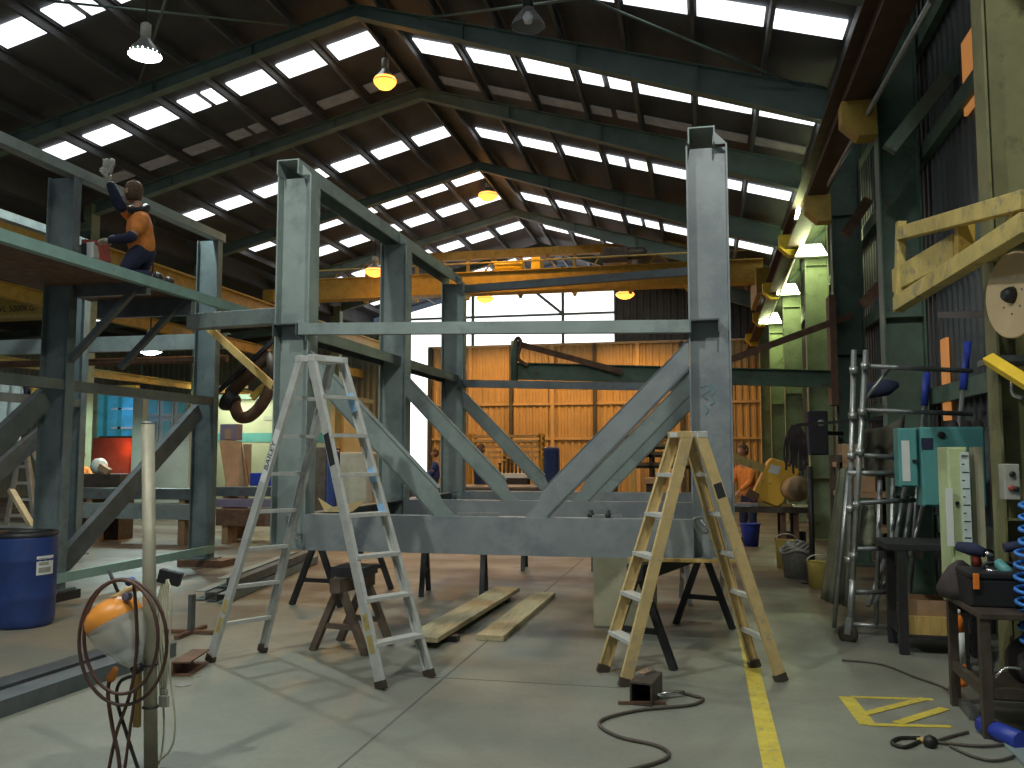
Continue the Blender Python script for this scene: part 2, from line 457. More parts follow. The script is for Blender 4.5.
# portal frames: tapered rafters and columns
for i, y in enumerate(FRAMES):
    m = 'rafter'
    for sg, sl, xe in ((-1, SL, XWL + .1), (1, SR, XWR - .45)):
        top = lambda x: roofz(x) - .27
        d0, d1 = (.22, .55) if sg > 0 else (.22, .30)
        dp = lambda x: d0 + (d1 - d0) * abs(x - XR) / abs(xe - XR)
        mb = MB()
        mb.prism([(XR, y - .006, top(XR)), (xe, y - .006, top(xe)), (xe, y - .006, top(xe) - dp(xe)), (XR, y - .006, top(XR) - dp(XR))], (0, .012, 0))
        for off in (0, 1):
            zz = lambda x: top(x) - off * dp(x)
            mb.prism([(XR, y - .1, zz(XR) - .008), (xe, y - .1, zz(xe) - .008), (xe, y - .1, zz(xe) + .008), (XR, y - .1, zz(XR) + .008)], (0, .2, 0))
        for f in (.25, .5, .75):
            xx = XR + (xe - XR) * f
            mb.box(xx - .005, xx + .005, y - .095, y + .095, top(xx) - dp(xx), top(xx))
        trim(mb, m)
    # right hand column
    pale = 'olivecol' if i == 1 else 'colgreen' if i >= 4 else 'darkgreen'  # unlit columns get a darker copy of the pale paint, painting their shade
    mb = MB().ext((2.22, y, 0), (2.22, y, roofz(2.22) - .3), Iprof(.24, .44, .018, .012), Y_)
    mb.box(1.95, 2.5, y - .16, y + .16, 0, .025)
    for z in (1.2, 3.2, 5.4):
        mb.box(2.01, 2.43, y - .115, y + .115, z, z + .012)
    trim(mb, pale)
    if y > 12:
        mb = MB().ext((XWL - .1, y, 0), (XWL - .1, y, roofz(XWL) - .3), Iprof(.30, .42, .018, .012), Y_)
        mb.box(XWL - .2, XWL + .4, y - .2, y + .2, 0, .025)
        trim(mb, 'colgreen')
# side walls
def ribbed(axis, a0, a1, fixed, z0, z1, pitch=.2, depth=.035):
    mb = MB(); n = int(abs(a1 - a0) / pitch); rows = [[], []]
    for k in range(n):
        b = a0 + (a1 - a0) * k / n; s_ = (a1 - a0) / n
        for f, d in ((0, 0), (.35, 0), (.5, depth), (.85, depth)):
            p = b + s_ * f
            for r, z in ((0, z0), (1, z1)):
                rows[r].append((p, fixed + d, z) if axis == 'x' else (fixed + d, p, z))
    mb.quadgrid(rows, False)
    return mb
struct(ribbed('y', YF, YB, XWR + .12, 0, 8.0), 'wall_right', 'wallgrey')
for z in (.9, 2.3, 3.7, 5.1, 6.4):
    trim(MB().ext((XWR + .02, 4, z), (XWR + .02, YB, z), Cprof(.09, .18, .01), X_), 'darkgreen')
# warm glowing and daylit slots in the right wall sheeting
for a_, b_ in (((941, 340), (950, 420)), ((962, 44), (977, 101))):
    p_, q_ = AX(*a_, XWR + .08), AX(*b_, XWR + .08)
    win(MB().box(XWR + .07, XWR + .10, q_.y, p_.y, q_.z, p_.z), 'warmglow')  # upper slot is a wall panel, its lamp light painted as glow
for (p0, p1, z0, z1) in ((12.9, 13.25, 5.35, 6.3), (16.2, 17.3, 5.3, 6.25), (20.0, 22.0, 5.3, 6.25)):
    win(MB().box(XWR + .06, XWR + .10, p0, p1, z0, z1), 'daywin')
# back wall: cream cladding below a glazed gable, posts and girts
ZG = 6.42
bl, br = AY(428, 400, YB).x, AY(700, 400, YB).x
struct(ribbed('x', bl, XWR + .1, YB, 0, ZG, .28, .05), 'wall_back', 'cream')
for k in range(9):
    x = bl + .15 + k * 1.83
    if x < XWR - .2:
        trim(MB().box(x - .07, x + .07, YB - .16, YB - .002, 0, ZG), 'creamrib' if k % 2 else 'wallgrey')
for z in (2.35, 3.85, ZG):
    trim(MB().box(bl, XWR, YB - .08, YB - .002, z - .05, z + .05), 'creamrib')
wl, wr = AY(400, 320, YB).x, AY(614, 320, YB).x
mb = MB().prism([(wl, YB + .06, ZG), (wr, YB + .06, ZG), (wr, YB + .06, 9.0), (wr - 2.4, YB + .06, roofz(wr - 2.4) - .3), (wl, YB + .06, roofz(wl) - .3)], (0, .04, 0))
win(mb, 'daywin')
struct(ribbed('x', wr, XWR + .1, YB + .02, ZG, roofz(wr), .28, .05), 'wall_gable', 'wallgrey')
for px in (473, 563):
    x = AY(px, 320, YB).x
    trim(MB().box(x - .06, x + .06, YB - .06, YB + .05, ZG, roofz(x) - .2), 'rafter')
z = AY(540, 315, YB).z
trim(MB().box(wl, wr, YB - .04, YB + .04, z - .05, z + .05), 'rafter')
xx = AY(563, 320, YB).x
trim(MB().bar((xx, YB - .1, z), (xx - 1.5, YB - .1, 9.0), .12, .12), 'rafter')
# tall daylit doorway beside the cladding
dl, dr = AY(407, 400, YB).x, AY(427, 400, YB).x
tag(MB().box(dl, dr, YB + .02, YB + .05, 0, ZG).build('door_1', 'daywin'), kind='structure')
struct(ribbed('x', -30, dl, YB, 0, 7.4, .28, .05), 'wall_far', 'wallpale')
# lean-to bay beyond the left columns
mb = MB().prism([(XWL - .2, 4, 7.3), (-27, 4, 6.5), (-27, 4, 6.54), (XWL - .2, 4, 7.34)], (0, YB - 4, 0))
struct(mb, 'ceiling_bay', 'roof')
struct(ribbed('y', 4, YB, -26.6, 0, 6.52, .28, .05), 'wall_left', 'wallpale')
lz = lambda x: 7.3 - (XWL - .2 - x) * .0645
for yc in (16.5, 20.0, 23.5, 28.5):
    for x0, x1 in ((-17.6, -16.0), (-20, -18.3), (-23, -21.2)):
        mb = MB().prism([(x0, yc - .3, lz(x0) - .06), (x1, yc - .3, lz(x1) - .06), (x1, yc - .3, lz(x1) - .03), (x0, yc - .3, lz(x0) - .03)], (0, .6, 0))
        win(mb, 'skyl')
for x in (-16, -18.2, -20.4, -23):
    trim(MB().box(x - .05, x + .05, 8, YB, lz(x) - .24, lz(x) - .06), 'purlin')
for y in (18.0, 23.0, 27.8, 32.6):
    trim(MB().prism([(XWL, y - .08, 7.05), (-26.5, y - .08, 6.25), (-26.5, y - .08, 5.95), (XWL, y - .08, 6.75)], (0, .16, 0)), 'rafter')
struct(MB().box(XWL - .3, XWL - .24, 4, YB, 7.28, 8.1), 'wall_eave', 'wallgrey')
# roof bracing rods
for a, b in (((XR + 1.2, 10.7), (1.6, 14.2)), ((XR + 1.2, 14.2), (1.6, 10.7)), ((XR - 1.0, 10.7), (-10.5, 14.2)), ((XR - 1.0, 14.2), (-10.5, 10.7))):
    trim(MB().tube([(a[0], a[1], roofz(a[0]) - .34), (b[0], b[1], roofz(b[0]) - .34)], .022, 6), 'rafter')

# crane runways
for nm, x, z0, z1, m in (('trim', 1.80, 5.74, 6.24, 'railbrown'), ('trim', -14.0, 6.0, 6.6, 'yellow')):
    mb = MB().ext((x, 4.0, (z0 + z1) / 2), (x, YB - .3, (z0 + z1) / 2), Iprof(.30, z1 - z0, .02, .012), X_)
    mb.box(x - .035, x + .035, 4.0, YB - .3, z1, z1 + .07)
    trim(mb, m)
for i, y in enumerate(FRAMES[1:]):
    up_, lf2 = (.30, .10) if y > 15 else (0, 0)
    mb = MB().prism([(2.0 - lf2, y - .14, 5.74 + up_), (1.62 - lf2, y - .14, 5.74 + up_), (1.62 - lf2, y - .14, 5.5 + up_), (1.80 - lf2, y - .14, 5.32 + up_), (2.0 - lf2, y - .14, 5.32 + up_)], (0, .28, 0))
    trim(mb, 'yellow_br' if y > 15 else 'yellow')
# conduit that runs along the right side below the rail
trim(MB().tube([AX(932, 0, 1.9), AX(820, 198, 1.9), AX(768, 322, 1.9)], .03, 8), 'galv')

# ================================================================== THE BIG WELDED FRAME
TX = [(-3.86, -3.52), (-.115, .225)]
TY = (7.3, 9.95, 12.5)
big = thing('steel_truss', 'tall blue grey welded steel frame with V braces standing on black trestles', 'steelwork', (-1.82, 9.9, .8))
for y in TY:
    for si, (x0, x1) in enumerate(TX):
        mb = MB().ext(((x0 + x1) / 2, y + .1, .8), ((x0 + x1) / 2, y + .1, 4.25), Iprof(.2, x1 - x0, .014, .012), Y_)
        mb.box(x0, x1, y, y + .2, .8, .815)
        mb.prism([(x1 - .001, y + .01, 4.25), (x0 + .22, y + .01, 4.25), (x0 + .22, y + .01, 4.38)], (0, .012, 0))
        colm = mb.build('column', 'steel_blue' if si else 'steel', big)
        if si and y < 8:
            mk = MB()
            for st_ in (((700, 388), (708, 385), (709, 391), (701, 396), (708, 400)), ((712, 384), (716, 390), (711, 396), (715, 402), (711, 405)), ((704, 405), (709, 410), (706, 415))):
                mk.tube([AY(*q, y + .092) for q in st_], .004, 5)
            mk.build('paint_mark_lettering', 'chalkgreen', colm)
    # bottom chord, channel with its back to the front
    MB().ext((TX[0][1], y + .005, .96), (TX[1][0], y + .005, .96), Cprof(.16, .32, .013), Y_).build('bottom_chord', 'steel_blue', big)
    # V braces with coped feet
    for s_ in (-1, 1):
        cx = -1.82
        fx = lambda d: cx + s_ * d
        up = [(fx(1.70), 2.60), (fx(.47), 1.36), (fx(.42), 1.24), (fx(.31), 1.12), (fx(.50), 1.12), (fx(1.70), 2.36)]
        mb = MB().prism([(p[0], y + .03, p[1]) for p in up], (0, .012, 0))
        for (a, b) in ((up[0], up[1]), (up[4], up[5])):
            a, b = V((a[0], y + .08, a[1])), V((b[0], y + .08, b[1]))
            mb.bar(a, b, .012, .10, (b - a).normalized().cross(Y_))
        mb.build('brace', 'steel' if s_ < 0 or y > 8 else 'steel_blue', big)
for si, (x0, x1) in enumerate(TX):
    # top rail: upturned channel lying on the column heads, mid rail, bottom rail
    MB().ext((x0 + .13, TY[0] - .06, 4.385), (x0 + .13, TY[2] + .3, 4.385), Cprof(.14, .22, .012), -Z_).build('top_rail', 'steel', big)
    zm = 2.75 if si == 0 else 2.665
    MB().ext((x0 + .13, TY[0] - .06, zm + .1), (x0 + .13, TY[2] + .2, zm + .1), Cprof(.11, .24, .012), -Z_).build('mid_rail', 'steel_dark', big)
    MB().ext((x0 + .17, TY[0] + .2, .96), (x0 + .17, TY[2], .96), Cprof(.12, .3, .012), X_).build('bottom_rail', 'steel_dark', big)
MB().ext((-3.6, 7.25, 2.797), (-.1, 7.25, 2.71), Cprof(.08, .105, .008), Y_).build('cross_beam', 'steel', big)
MB().ext((-3.6, 12.5, 2.72), (-.1, 12.5, 2.60), Cprof(.08, .11, .008), Y_).build('cross_beam', 'steel_dark', big)
MB().ext((-3.5, 12.5, 4.15), (-.1, 12.5, 4.27), Cprof(.10, .11, .008), Y_).build('cross_beam', 'steel_dark', big)

# ================================================================== THE SECOND FRAME WITH ITS DECK
lf = thing('work_platform', 'green primed steel frame carrying a raised deck and a kneeling worker', 'work platform', (-8.4, 9.6, 0))
PX0, PX1 = -7.58, -7.2
for y in (6.0, 8.66, 11.78):
    for xo in (0, -2.3):
        mb = MB().ext(((PX0 + PX1) / 2 + xo, y + .09, .12), ((PX0 + PX1) / 2 + xo, y + .09, 4.94), Iprof(.13, .36, .014, .012), Y_)
        mb.box(PX0 + xo - .03, PX1 + xo + .03, y - .04, y + .28, .1, .12)
        mb.build('post', 'steel_post', lf)
for xo in (0, -2.3):
    MB().ext((PX1 + xo, 5.6, 5.0), (PX1 + xo, 12.0, 5.0), Cprof(.14, .12, .01), -X_).build('top_rail', 'steel', lf)
    MB().ext((PX1 + xo - .02, 5.6, 2.46), (PX1 + xo - .02, 11.9, 2.46), Cprof(.1, .12, .01), -X_).build('mid_rail', 'steel_dark', lf)
    MB().ext((PX1 + xo + .01, 5.6, .25), (PX1 + xo + .01, 11.9, .25), Cprof(.06, .11, .01), -X_).build('base_rail', 'teal', lf)
MB().ext((-13.2, 12.1, 3.42), (-7.2, 12.1, 3.42), Cprof(.12, .24, .012), Y_).build('cross_beam', 'steel', lf)
MB().tube([(-13, 12.3, 3.16), (-7.3, 12.3, 3.16)], .06, 10).build('cross_pipe', 'rustm', lf)
MB().box(-7.75, -6.22, 4.9, 9.75, 3.635, 3.70).build('deck', 'rustm', lf)
mb = MB().ext((-6.2, 4.9, 3.645), (-6.2, 12.9, 3.645), Cprof(.1, .115, .01), -X_)
mb.build('deck_edge', 'teal', lf)
for y in (6.15, 8.8, 9.70):
    MB().box(-7.6, -6.25, y - .04, y + .04, 3.5 if y < 9 else 3.40, 3.634).build('deck_joist', 'steel_dark', lf)
    MB().bar((-7.22, y - .05, 2.75), (-6.35, y - .05, 3.6), .07, .07, Y_).build('bracket', 'steel_dark', lf)
for y0, y1 in ((8.55, 6.1), (11.65, 8.9)):
    for xo in (0, -2.3):
        MB().ext((-7.33 + xo, y0, 2.3), (-7.33 + xo, y1, .35), Cprof(.09, .24, .012), -X_).build('brace', 'steel_dark', lf)
pb = single(MB().box(-7.68, -7.12, 8.58, 8.96, 0, .1), 'packing_block', 'black', 'low black packing block beneath the deck frame post beside the blue drum', 'block', (-7.4, 9, 0))
single(MB().box(-7.68, -6.95, 11.7, 12.1, 0, .1), 'packing_block', 'rustm', 'rusty packing block beneath the second post of the deck frame', 'block', (-7.4, 11.7, 0))
gb = MB().ext((-6.5, 10.05, 3.37), (-4.75, 9.8, 3.37), [(-.09, -.1), (.09, -.1), (.09, .1), (-.09, .1)], Y_)
single(gb, 'steel_beam', 'steel', 'short rough grey beam laid from the deck edge to the tall welded frame', 'beam', (-5.2, 9.9, 3.4), bev=.01)
# angle stay down from the second post; warm light put into its colour
st = MB().ext(AY(207, 327, 11.4), AY(272, 386, 10.6), Cprof(.05, .1, .01), Y_)
single(st, 'angle_stay', 'timber', 'slim stay slanting down from the deck frame post, coloured as if warmly lit', 'stay', (-6.5, 11, 2.8))
# ================================================================== STEP LADDERS
def ladder(root, lf_, lb_, rf_, rb_, topz, n, m, tread, gap=.055, topw=.16, logo=None, deep=1):
    lf_, lb_, rf_, rb_ = [V((p[0], p[1], 0)) for p in (lf_, lb_, rf_, rb_)]
    C = (lf_ + lb_ + rf_ + rb_) / 4
    w = ((lb_ - lf_) + (rb_ - rf_)).normalized()
    a = ((rf_ + rb_) - (lf_ + lb_)).normalized()
    for sg, f, b in ((-1, lf_, lb_), (1, rf_, rb_)):
        tf = C + a * sg * gap - w * topw + Z_ * topz
        tb = C + a * sg * gap + w * topw + Z_ * topz
        for k, (p, q) in enumerate(((f, tf), (b, tb))):
            o = w if k == 0 else -w
            d = (q - p).normalized()
            p2 = p + d * .035
            prof = [(0, -.042), (.032, -.042), (.032, -.036), (.006, -.036), (.006, .036), (.032, .036), (.032, .042), (0, .042)]
            st = MB().ext(p2, q, prof, o).build('stile', m, root)
            ft = MB().ext(p, p + d * .06, [(-.004, -.047), (.036, -.047), (.036, .047), (-.004, .047)], o).build('foot', 'bench', root)
            if k == 1 and sg == 1 and logo and 'blue' in logo:
                for h0, h1 in ((.83, .89), (.60, .645), (.50, .53)):
                    MB().ext(p.lerp(q, h0) - w * .034, p.lerp(q, h1) - w * .034, [(0, -.036), (.0015, -.036), (.0015, .036), (0, .036)], w).build('sticker', 'skyblue', st)
            if k == 0 and logo and 'blue' in logo:
                for h0, h1 in ((.10, .15), (.165, .21)):
                    MB().ext(p.lerp(q, h0) - w * .001, p.lerp(q, h1) - w * .001, [(0, -.034), (.001, -.03), (.001, .022), (0, .026)], w).build('paint_patch', 'oldyellow', st)
            if k == 0 and logo and sg in logo:
                t, h0, h1, col = logo[sg]
                sd = d.cross(o)
                mid = p.lerp(q, (h0 + h1) / 2)
                ln = (q - p).length * (h1 - h0)
                MB().ext(p.lerp(q, h0) - w * .0015, p.lerp(q, h1) - w * .0015, [(0, -.034), (.0015, -.034), (.0015, .034), (0, .034)], w).build('sticker', col[0], st)
                if t:
                    up = (Z_.cross(d)).cross(d)
                    xd = d
                    yd = (-w).cross(xd)
                    text_mesh(t, .078, col[1], st, frame_m(mid - w * .0025, xd, yd))
        for i in range(1, n):
            h = topz * i / n
            fr = h / topz
            A, B = f.lerp(tf, fr), b.lerp(tb, fr)
            A, B = A + w * .007, B - w * .007
            q_ = .052 if sg == deep else .024
            mb = MB().ext(A, B, [(-q_, -.014), (q_, -.014), (q_, .014), (q_ - .006, .014), (q_ - .01, .009), (-q_ + .01, .009), (-q_ + .006, .014), (-q_, .014)], a)
            mb.build('tread', tread, root)
        if True:
            tA, tB = C + a * sg * (gap + .01) - w * (topw + .004) + Z_ * (topz + .004), C + a * sg * (gap + .01) + w * (topw + .004) + Z_ * (topz + .004)
            cp = MB().bar(tA, tB, .085, .05, a).build('top_cap', m if sg < 0 else tread, root, bev=.004)
            if sg > 0 or logo.get('cap') == sg:
                mb = MB().bar((tA + (tB - tA) * .3) + a * .0445 * sg, (tA + (tB - tA) * .8) + a * .0445 * sg, .002, .034, a)
                mb.build('label_plate', 'white', cp)
    # spreader straps between the two halves
    for k in (0, 1):
        for fr in (.55,):
            p = (lf_, lb_)[k].lerp(C - a * gap + w * (-topw if k == 0 else topw) + Z_ * topz, fr)
            q = (rf_, rb_)[k].lerp(C + a * gap + w * (-topw if k == 0 else topw) + Z_ * topz, fr)
    return C, a, w

la = thing('step_ladder', 'tall scuffed aluminium double sided step ladder below the tall frame', 'ladder', (-3.0, 6.4, 0))
ladder(la, (-3.91, 6.42), (-3.655, 6.85), (-2.265, 5.935), (-2.02, 6.36), 2.40, 8, 'alu', 'alutread', logo={-1: ('BAILEY', .60, .77, ('white', 'ink')), 1: ('', .655, .755, ('ink', 'ink')), 'cap': 1, 'blue': 1})
lb = thing('step_ladder', 'shorter aluminium double sided step ladder coloured tan for warm light beside the yellow floor line', 'ladder', (-.1, 6.8, 0))
ladder(lb, (-.587, 6.385), (-.80, 6.79), (.526, 6.77), (.345, 7.19), 1.80, 6, 'aluwarm', 'alutread', gap=.05, topw=.13, deep=-1, logo={1: ('', .74, .80, ('ink', 'ink')), 'cap': -1})

# ================================================================== TRESTLES
def trestle(label, A0, A1, h, spread, m, grp=None, bw=.10, bh=.12, legw=.055):
    A0, A1 = V((A0[0], A0[1], 0)), V((A1[0], A1[1], 0))
    t = thing('trestle', label, 'trestle', (A0 + A1) / 2, grp)
    ax = (A1 - A0).normalized(); sd = Z_.cross(ax)
    MB().bar(A0 - ax * .08 + Z_ * (h - bh / 2), A1 + ax * .08 + Z_ * (h - bh / 2), bw, bh).build('top_beam', m, t, bev=.004)
    for P in (A0, A1):
        for s_ in (-1, 1):
            MB().bar(P + Z_ * (h - bh) + sd * s_ * .03, P + sd * s_ * spread + Z_ * 0.0, legw, legw, ax).build('leg', m, t)
        f = .35
        MB().bar(P + Z_ * h * f - sd * spread * (1 - f), P + Z_ * h * f + sd * spread * (1 - f), .03, .045, ax).build('crossbar', m, t)
    return t
trestle('black steel trestle between the tan ladder legs beneath the frame corner', (-.53, 7.03), (-.04, 8.75), .795, .28, 'trestle', bw=.14, bh=.13)
trestle('black steel trestle behind the tall aluminium ladder under the frame corner', (AZ(316, 606).x, AZ(316, 606).y), (AZ(316, 606).x + .1, AZ(316, 606).y + 1.3), .795, .30, 'trestle')
trestle('low rusty trestle between the legs of the tall aluminium ladder', (-3.02, 6.95), (-2.95, 7.35), .62, .26, 'trestle_rust')
trestle('dark trestle below the middle of the tall frame behind the plank ends', (-3.3, 10.1), (-2.6, 10.2), .795, .25, 'trestle')
trestle('distant dark trestle under the rear beam of the tall frame', (-2.6, 12.6), (-1.6, 12.7), .795, .25, 'trestle')
trestle('small pale grey trestle behind the black trestle beside the yellow line', (-.25, 10.2), (.2, 10.3), .795, .26, 'galv', bw=.07, bh=.08, legw=.05)
b_ = single(MB().box(-3.12, -2.82, 6.98, 7.30, .622, .70), 'packing_block', 'trestle', 'dark steel packing block lying on the low rusty trestle', 'block', (-3, 7.1, .62))
single(MB().box(-1.08, -.50, 8.5, 9.1, 0, .795), 'concrete_block', 'conc_block', 'tall pale mossy concrete block propping the frame beside the tan ladder', 'block', (-.8, 8.8, 0), bev=.015)
single(MB().bar((-.62, 7.16, .81), (.3, 7.22, .81), .09, .022), 'timber_strip', 'timber', 'thin yellow timber strip on the black trestle between the tan ladder legs', 'timber', (-.3, 7.2, .8))

# planks on the floor
def plank(name, label, a, b, w, h, z0, m='wood'):
    single(MB().bar(V((a[0], a[1], z0 + h / 2)), V((b[0], b[1], z0 + h / 2)), w, h), name, m, label, 'plank', (a[0], a[1], 0), bev=.004)
plank('timber_plank', 'longer weathered plank on the floor next to the aluminium ladder foot', (-2.40, 7.25), (-2.30, 10.15), .30, .045, .055)
plank('timber_plank', 'short yellowish plank on the bare floor with space both sides', (-1.90, 7.68), (-1.86, 10.2), .25, .05, 0)
for y in (7.6, 9.7):
    single(MB().box(-2.56, -2.17, y - .05, y + .05, 0, .054), 'timber_batten', 'black', 'dark batten under the %s end of the longer weathered plank' % ('near' if y < 8 else 'far'), 'batten', (-2.4, y, 0))

# ================================================================== FLOOR STEEL, DRUM
mb = MB()
ch = thing('steel_channel', 'long dark grooved steel channel pair lying on the floor behind the lamp pole', 'steel channel', (-4.6, 5, 0))
MB().ext((-4.42, 2.9, .055), (-4.28, 6.55, .055), Cprof(.2, .11, .014), -X_).build('channel', 'steel_dark', ch)
MB().ext((-4.70, 2.9, .055), (-4.56, 6.5, .055), Cprof(.2, .11, .014), -X_).build('channel', 'steel_dark', ch)
MB().box(-4.96, -4.2, 4.0, 4.08, 0, .012).build('strap', 'black', ch)
p, q = AZ(172, 678), AZ(196, 664)
mb = MB().ext(p + V((-.03, .03, .055)), q + V((-.05, .02, .055)), Cprof(.14, .11, .012), Y_)
single(mb, 'channel_offcut', 'rustm', 'short rusty brown channel offcut on the floor beside the lamp pole', 'offcut', p)
for i, (px, py, r) in enumerate(((183, 685, .055), (196, 676, .04))):
    p = AZ(px, py)
    single(MB().lathe(p, Z_, [(0, r), (.006, r)], 20), 'steel_washer', 'galv', ('larger' if i == 0 else 'smaller') + ' flat steel disc lying on the floor near the rusty offcut', 'disc', p)

dr = thing('plastic_drum', 'blue open topped plastic drum with a torn white label', 'drum', (-6.54, 7.40, 0))
prof = [(0, .27), (.03, .29), (.1, .298), (.26, .30), (.28, .306), (.30, .30), (.62, .30), (.64, .306), (.66, .30), (.84, .297), (.90, .285), (.90, .27), (.86, .27), (.05, .26)]
MB().lathe((-6.54, 7.40, 0), Z_, prof, 36).build('body', 'blueplastic', dr)
MB().lathe((-6.54, 7.40, .865), Z_, [(0, .302), (.035, .302), (.04, .29), (.04, .268), (0, .268)], 36, cap=False).build('rim', 'black', dr)
c = V((-6.54, 7.40, 0)); rows = []
for z in (.50, .68):
    rows.append([c + V((math.cos(a), math.sin(a), 0)) * .3025 + Z_ * z for a in [math.radians(-27 + 6 * k) for k in range(7)]])
lab = MB().quadgrid(rows).build('paper_label', 'white', dr)
for k, (z0, z1) in enumerate(((.52, .57), (.59, .62), (.64, .66))):
    rows = [[c + V((math.cos(a), math.sin(a), 0)) * .3038 + Z_ * z for a in [math.radians(-23 + 5 * j) for j in range(6 - k)]] for z in (z0, z1)]
    MB().quadgrid(rows).build('print_band', 'greybox', lab)

# steel bundle behind the aluminium ladder
n0, n1 = AZ(228, 604), AZ(318, 563)
dv = (n1 - n0).normalized(); nv = V((dv.y, -dv.x, 0))
for i in range(3):
    for lv in range(2):
        if i == 2 and lv: continue
        z = .06 + lv * .115
        a_ = n0 - nv * i * .17 + dv * (.3 * lv + .1 * i) + Z_ * z
        b_ = n1 - nv * i * .17 - dv * (.2 * i + .3 * lv) + Z_ * z
        word = ('frontmost', 'middle', 'rearmost')[i]
        single(MB().ext(a_, b_, Cprof(.12, .1, .01), -nv), 'steel_channel', 'steel_dark' if (i + lv) % 2 else 'steel',
               '%s grey channel of the floor stack behind the aluminium ladder, %s layer' % (word, ('bottom', 'upper')[lv]), 'steel channel', a_, 'channels stacked behind the aluminium ladder')
ss = thing('stub_stand', 'small grey steel stub post on a flat cross foot near the ladder', 'stand', AZ(191, 638))
b0 = AZ(191, 634)
MB().bar(b0 + Z_ * .02, b0 + Z_ * .36, .035, .07, X_).build('post', 'steel_dark', ss)
MB().bar(b0 + V((-.28, -.02, .02)), b0 + V((.28, .04, .02)), .05, .03).build('foot_bar', 'rustm', ss)
MB().bar(b0 + V((.02, -.26, .02)), b0 + V((-.02, .26, .02)), .05, .03).build('foot_bar', 'rustm', ss)

# ================================================================== BOX OFFCUT AND ITS HOSE
p = AZ(641, 706)
ob = thing('box_section', 'short open rusty box section offcut on the floor by the tan ladder', 'offcut', p)
d = V((.05, .33, 0)).normalized()
wv = V((d.y, -d.x, 0))
for (u0, z0, u1, z1) in ((-.075, 0, .075, .012), (-.075, .138, .075, .15), (-.075, .012, -.063, .138), (.063, .012, .075, .138)):
    pass
prof = [(-.075, -.075), (.075, -.075), (.075, .075), (-.075, .075)]
c0 = p + Z_ * .075
outer = [c0 + wv * a + Z_ * b for a, b in prof]; inner = [c0 + wv * a * .84 + Z_ * b * .84 for a, b in prof]
mb = MB(); o4 = [q + d * .34 for q in outer]; i4 = [q + d * .34 for q in inner]
mb._add(outer + inner + o4 + i4, [f for k in range(4) for f in ((k, (k+1) % 4, 4+(k+1) % 4, 4+k), (k, (k+1) % 4, 8+(k+1) % 4, 8+k), (8+k, 8+(k+1) % 4, 12+(k+1) % 4, 12+k), (4+k, 4+(k+1) % 4, 12+(k+1) % 4, 12+k))])
mb.build('shell', 'bench', ob)
MB().ext(c0 + d * .30, c0 + d * .306, [(-.063, -.063), (.063, -.063), (.063, .063), (-.063, .063)], wv).build('end_plate', 'bench', ob)
MB().bar(p + V((-.15, .0, .012)), p + V((.16, .06, .012)), .02, .02).build('foot_rod', 'rustm', ob)
MB().bar(p + V((-.02, .2, .155)), p + V((.05, .33, .16)), .07, .02).build('scale_patch', 'chrome', ob)
hz = thing('gas_torch', 'steel torch with a brown hose snaking over the floor from the box offcut', 'torch', AZ(660, 694))
MB().tube([AZ(655, 695, .03), AZ(670, 693, .035), AZ(684, 692, .03)], [.012, .016, .01], 8).build('torch_body', 'chrome', hz)
MB().tube([AZ(650, 690, .05), AZ(660, 696, .03), AZ(668, 697, .02)], .008, 6).build('torch_tip', 'galv', hz)
MB().tube(bez([AZ(680, 692, .014), AZ(695, 696, .012), AZ(703, 699, .012), AZ(690, 705, .012), AZ(640, 710, .012), AZ(606, 718, .012), AZ(600, 726, .012), AZ(620, 737, .012), AZ(655, 745, .012), AZ(669, 754, .012), AZ(655, 763, .012), AZ(600, 776, .012), AZ(520, 790, .012)], 8), .011, 8).build('hose', 'hose', hz)

# ================================================================== LAMP POLE IN FRONT
PY = 4.15
pl = thing('lamp_pole', 'tall grey tube post carrying an orange hooded work lamp', 'pole', AZ(151, 782))
pb0 = pl.location.copy(); ptop = AY(148, 423, PY + .05)
MB().tube([pb0 + Z_ * .01, ptop], .034, 16).build('tube', 'poletube', pl)
MB().lathe(pb0, Z_, [(0, .17), (.012, .17), (.012, .05), (.05, .045)], 24).build('base_plate', 'bench', pl)
MB().lathe(ptop - Z_ * .004, Z_, [(0, .036), (.008, .036), (.01, .02)], 16).build('end_cap', 'galv', pl)
pp = lambda py: pb0.lerp(ptop, (782 - py) / 359.0)
def PP(px, py, dy=0): return AY(px, py, PY + dy)
for py in (670, 711):
    c = pp(py); MB().tube([c + V((math.cos(a) * .037, math.sin(a) * .037, 0)) for a in [k * math.pi / 8 for k in range(16)]], .005, 6, True).build('cable_tie', 'black', pl)
MB().bar(pp(582) + V((.03, .04, 0)), PP(181, 580, .06), .05, .07).build('bracket_block', 'black', pl, bev=.004)
MB().bar(PP(138, 668, -.06), PP(137, 727, -.06), .035, .02, X_).build('timber_wedge', 'timber', pl)

wl_ = thing('work_lamp', 'orange hooded work lamp with a clear lens clamped to the grey pole', 'lamp', PP(125, 630, -.1))
a0, a1 = PP(104, 606, -.12), PP(136, 668, -.12)
ax = (a1 - a0).normalized(); ln = (a1 - a0).length
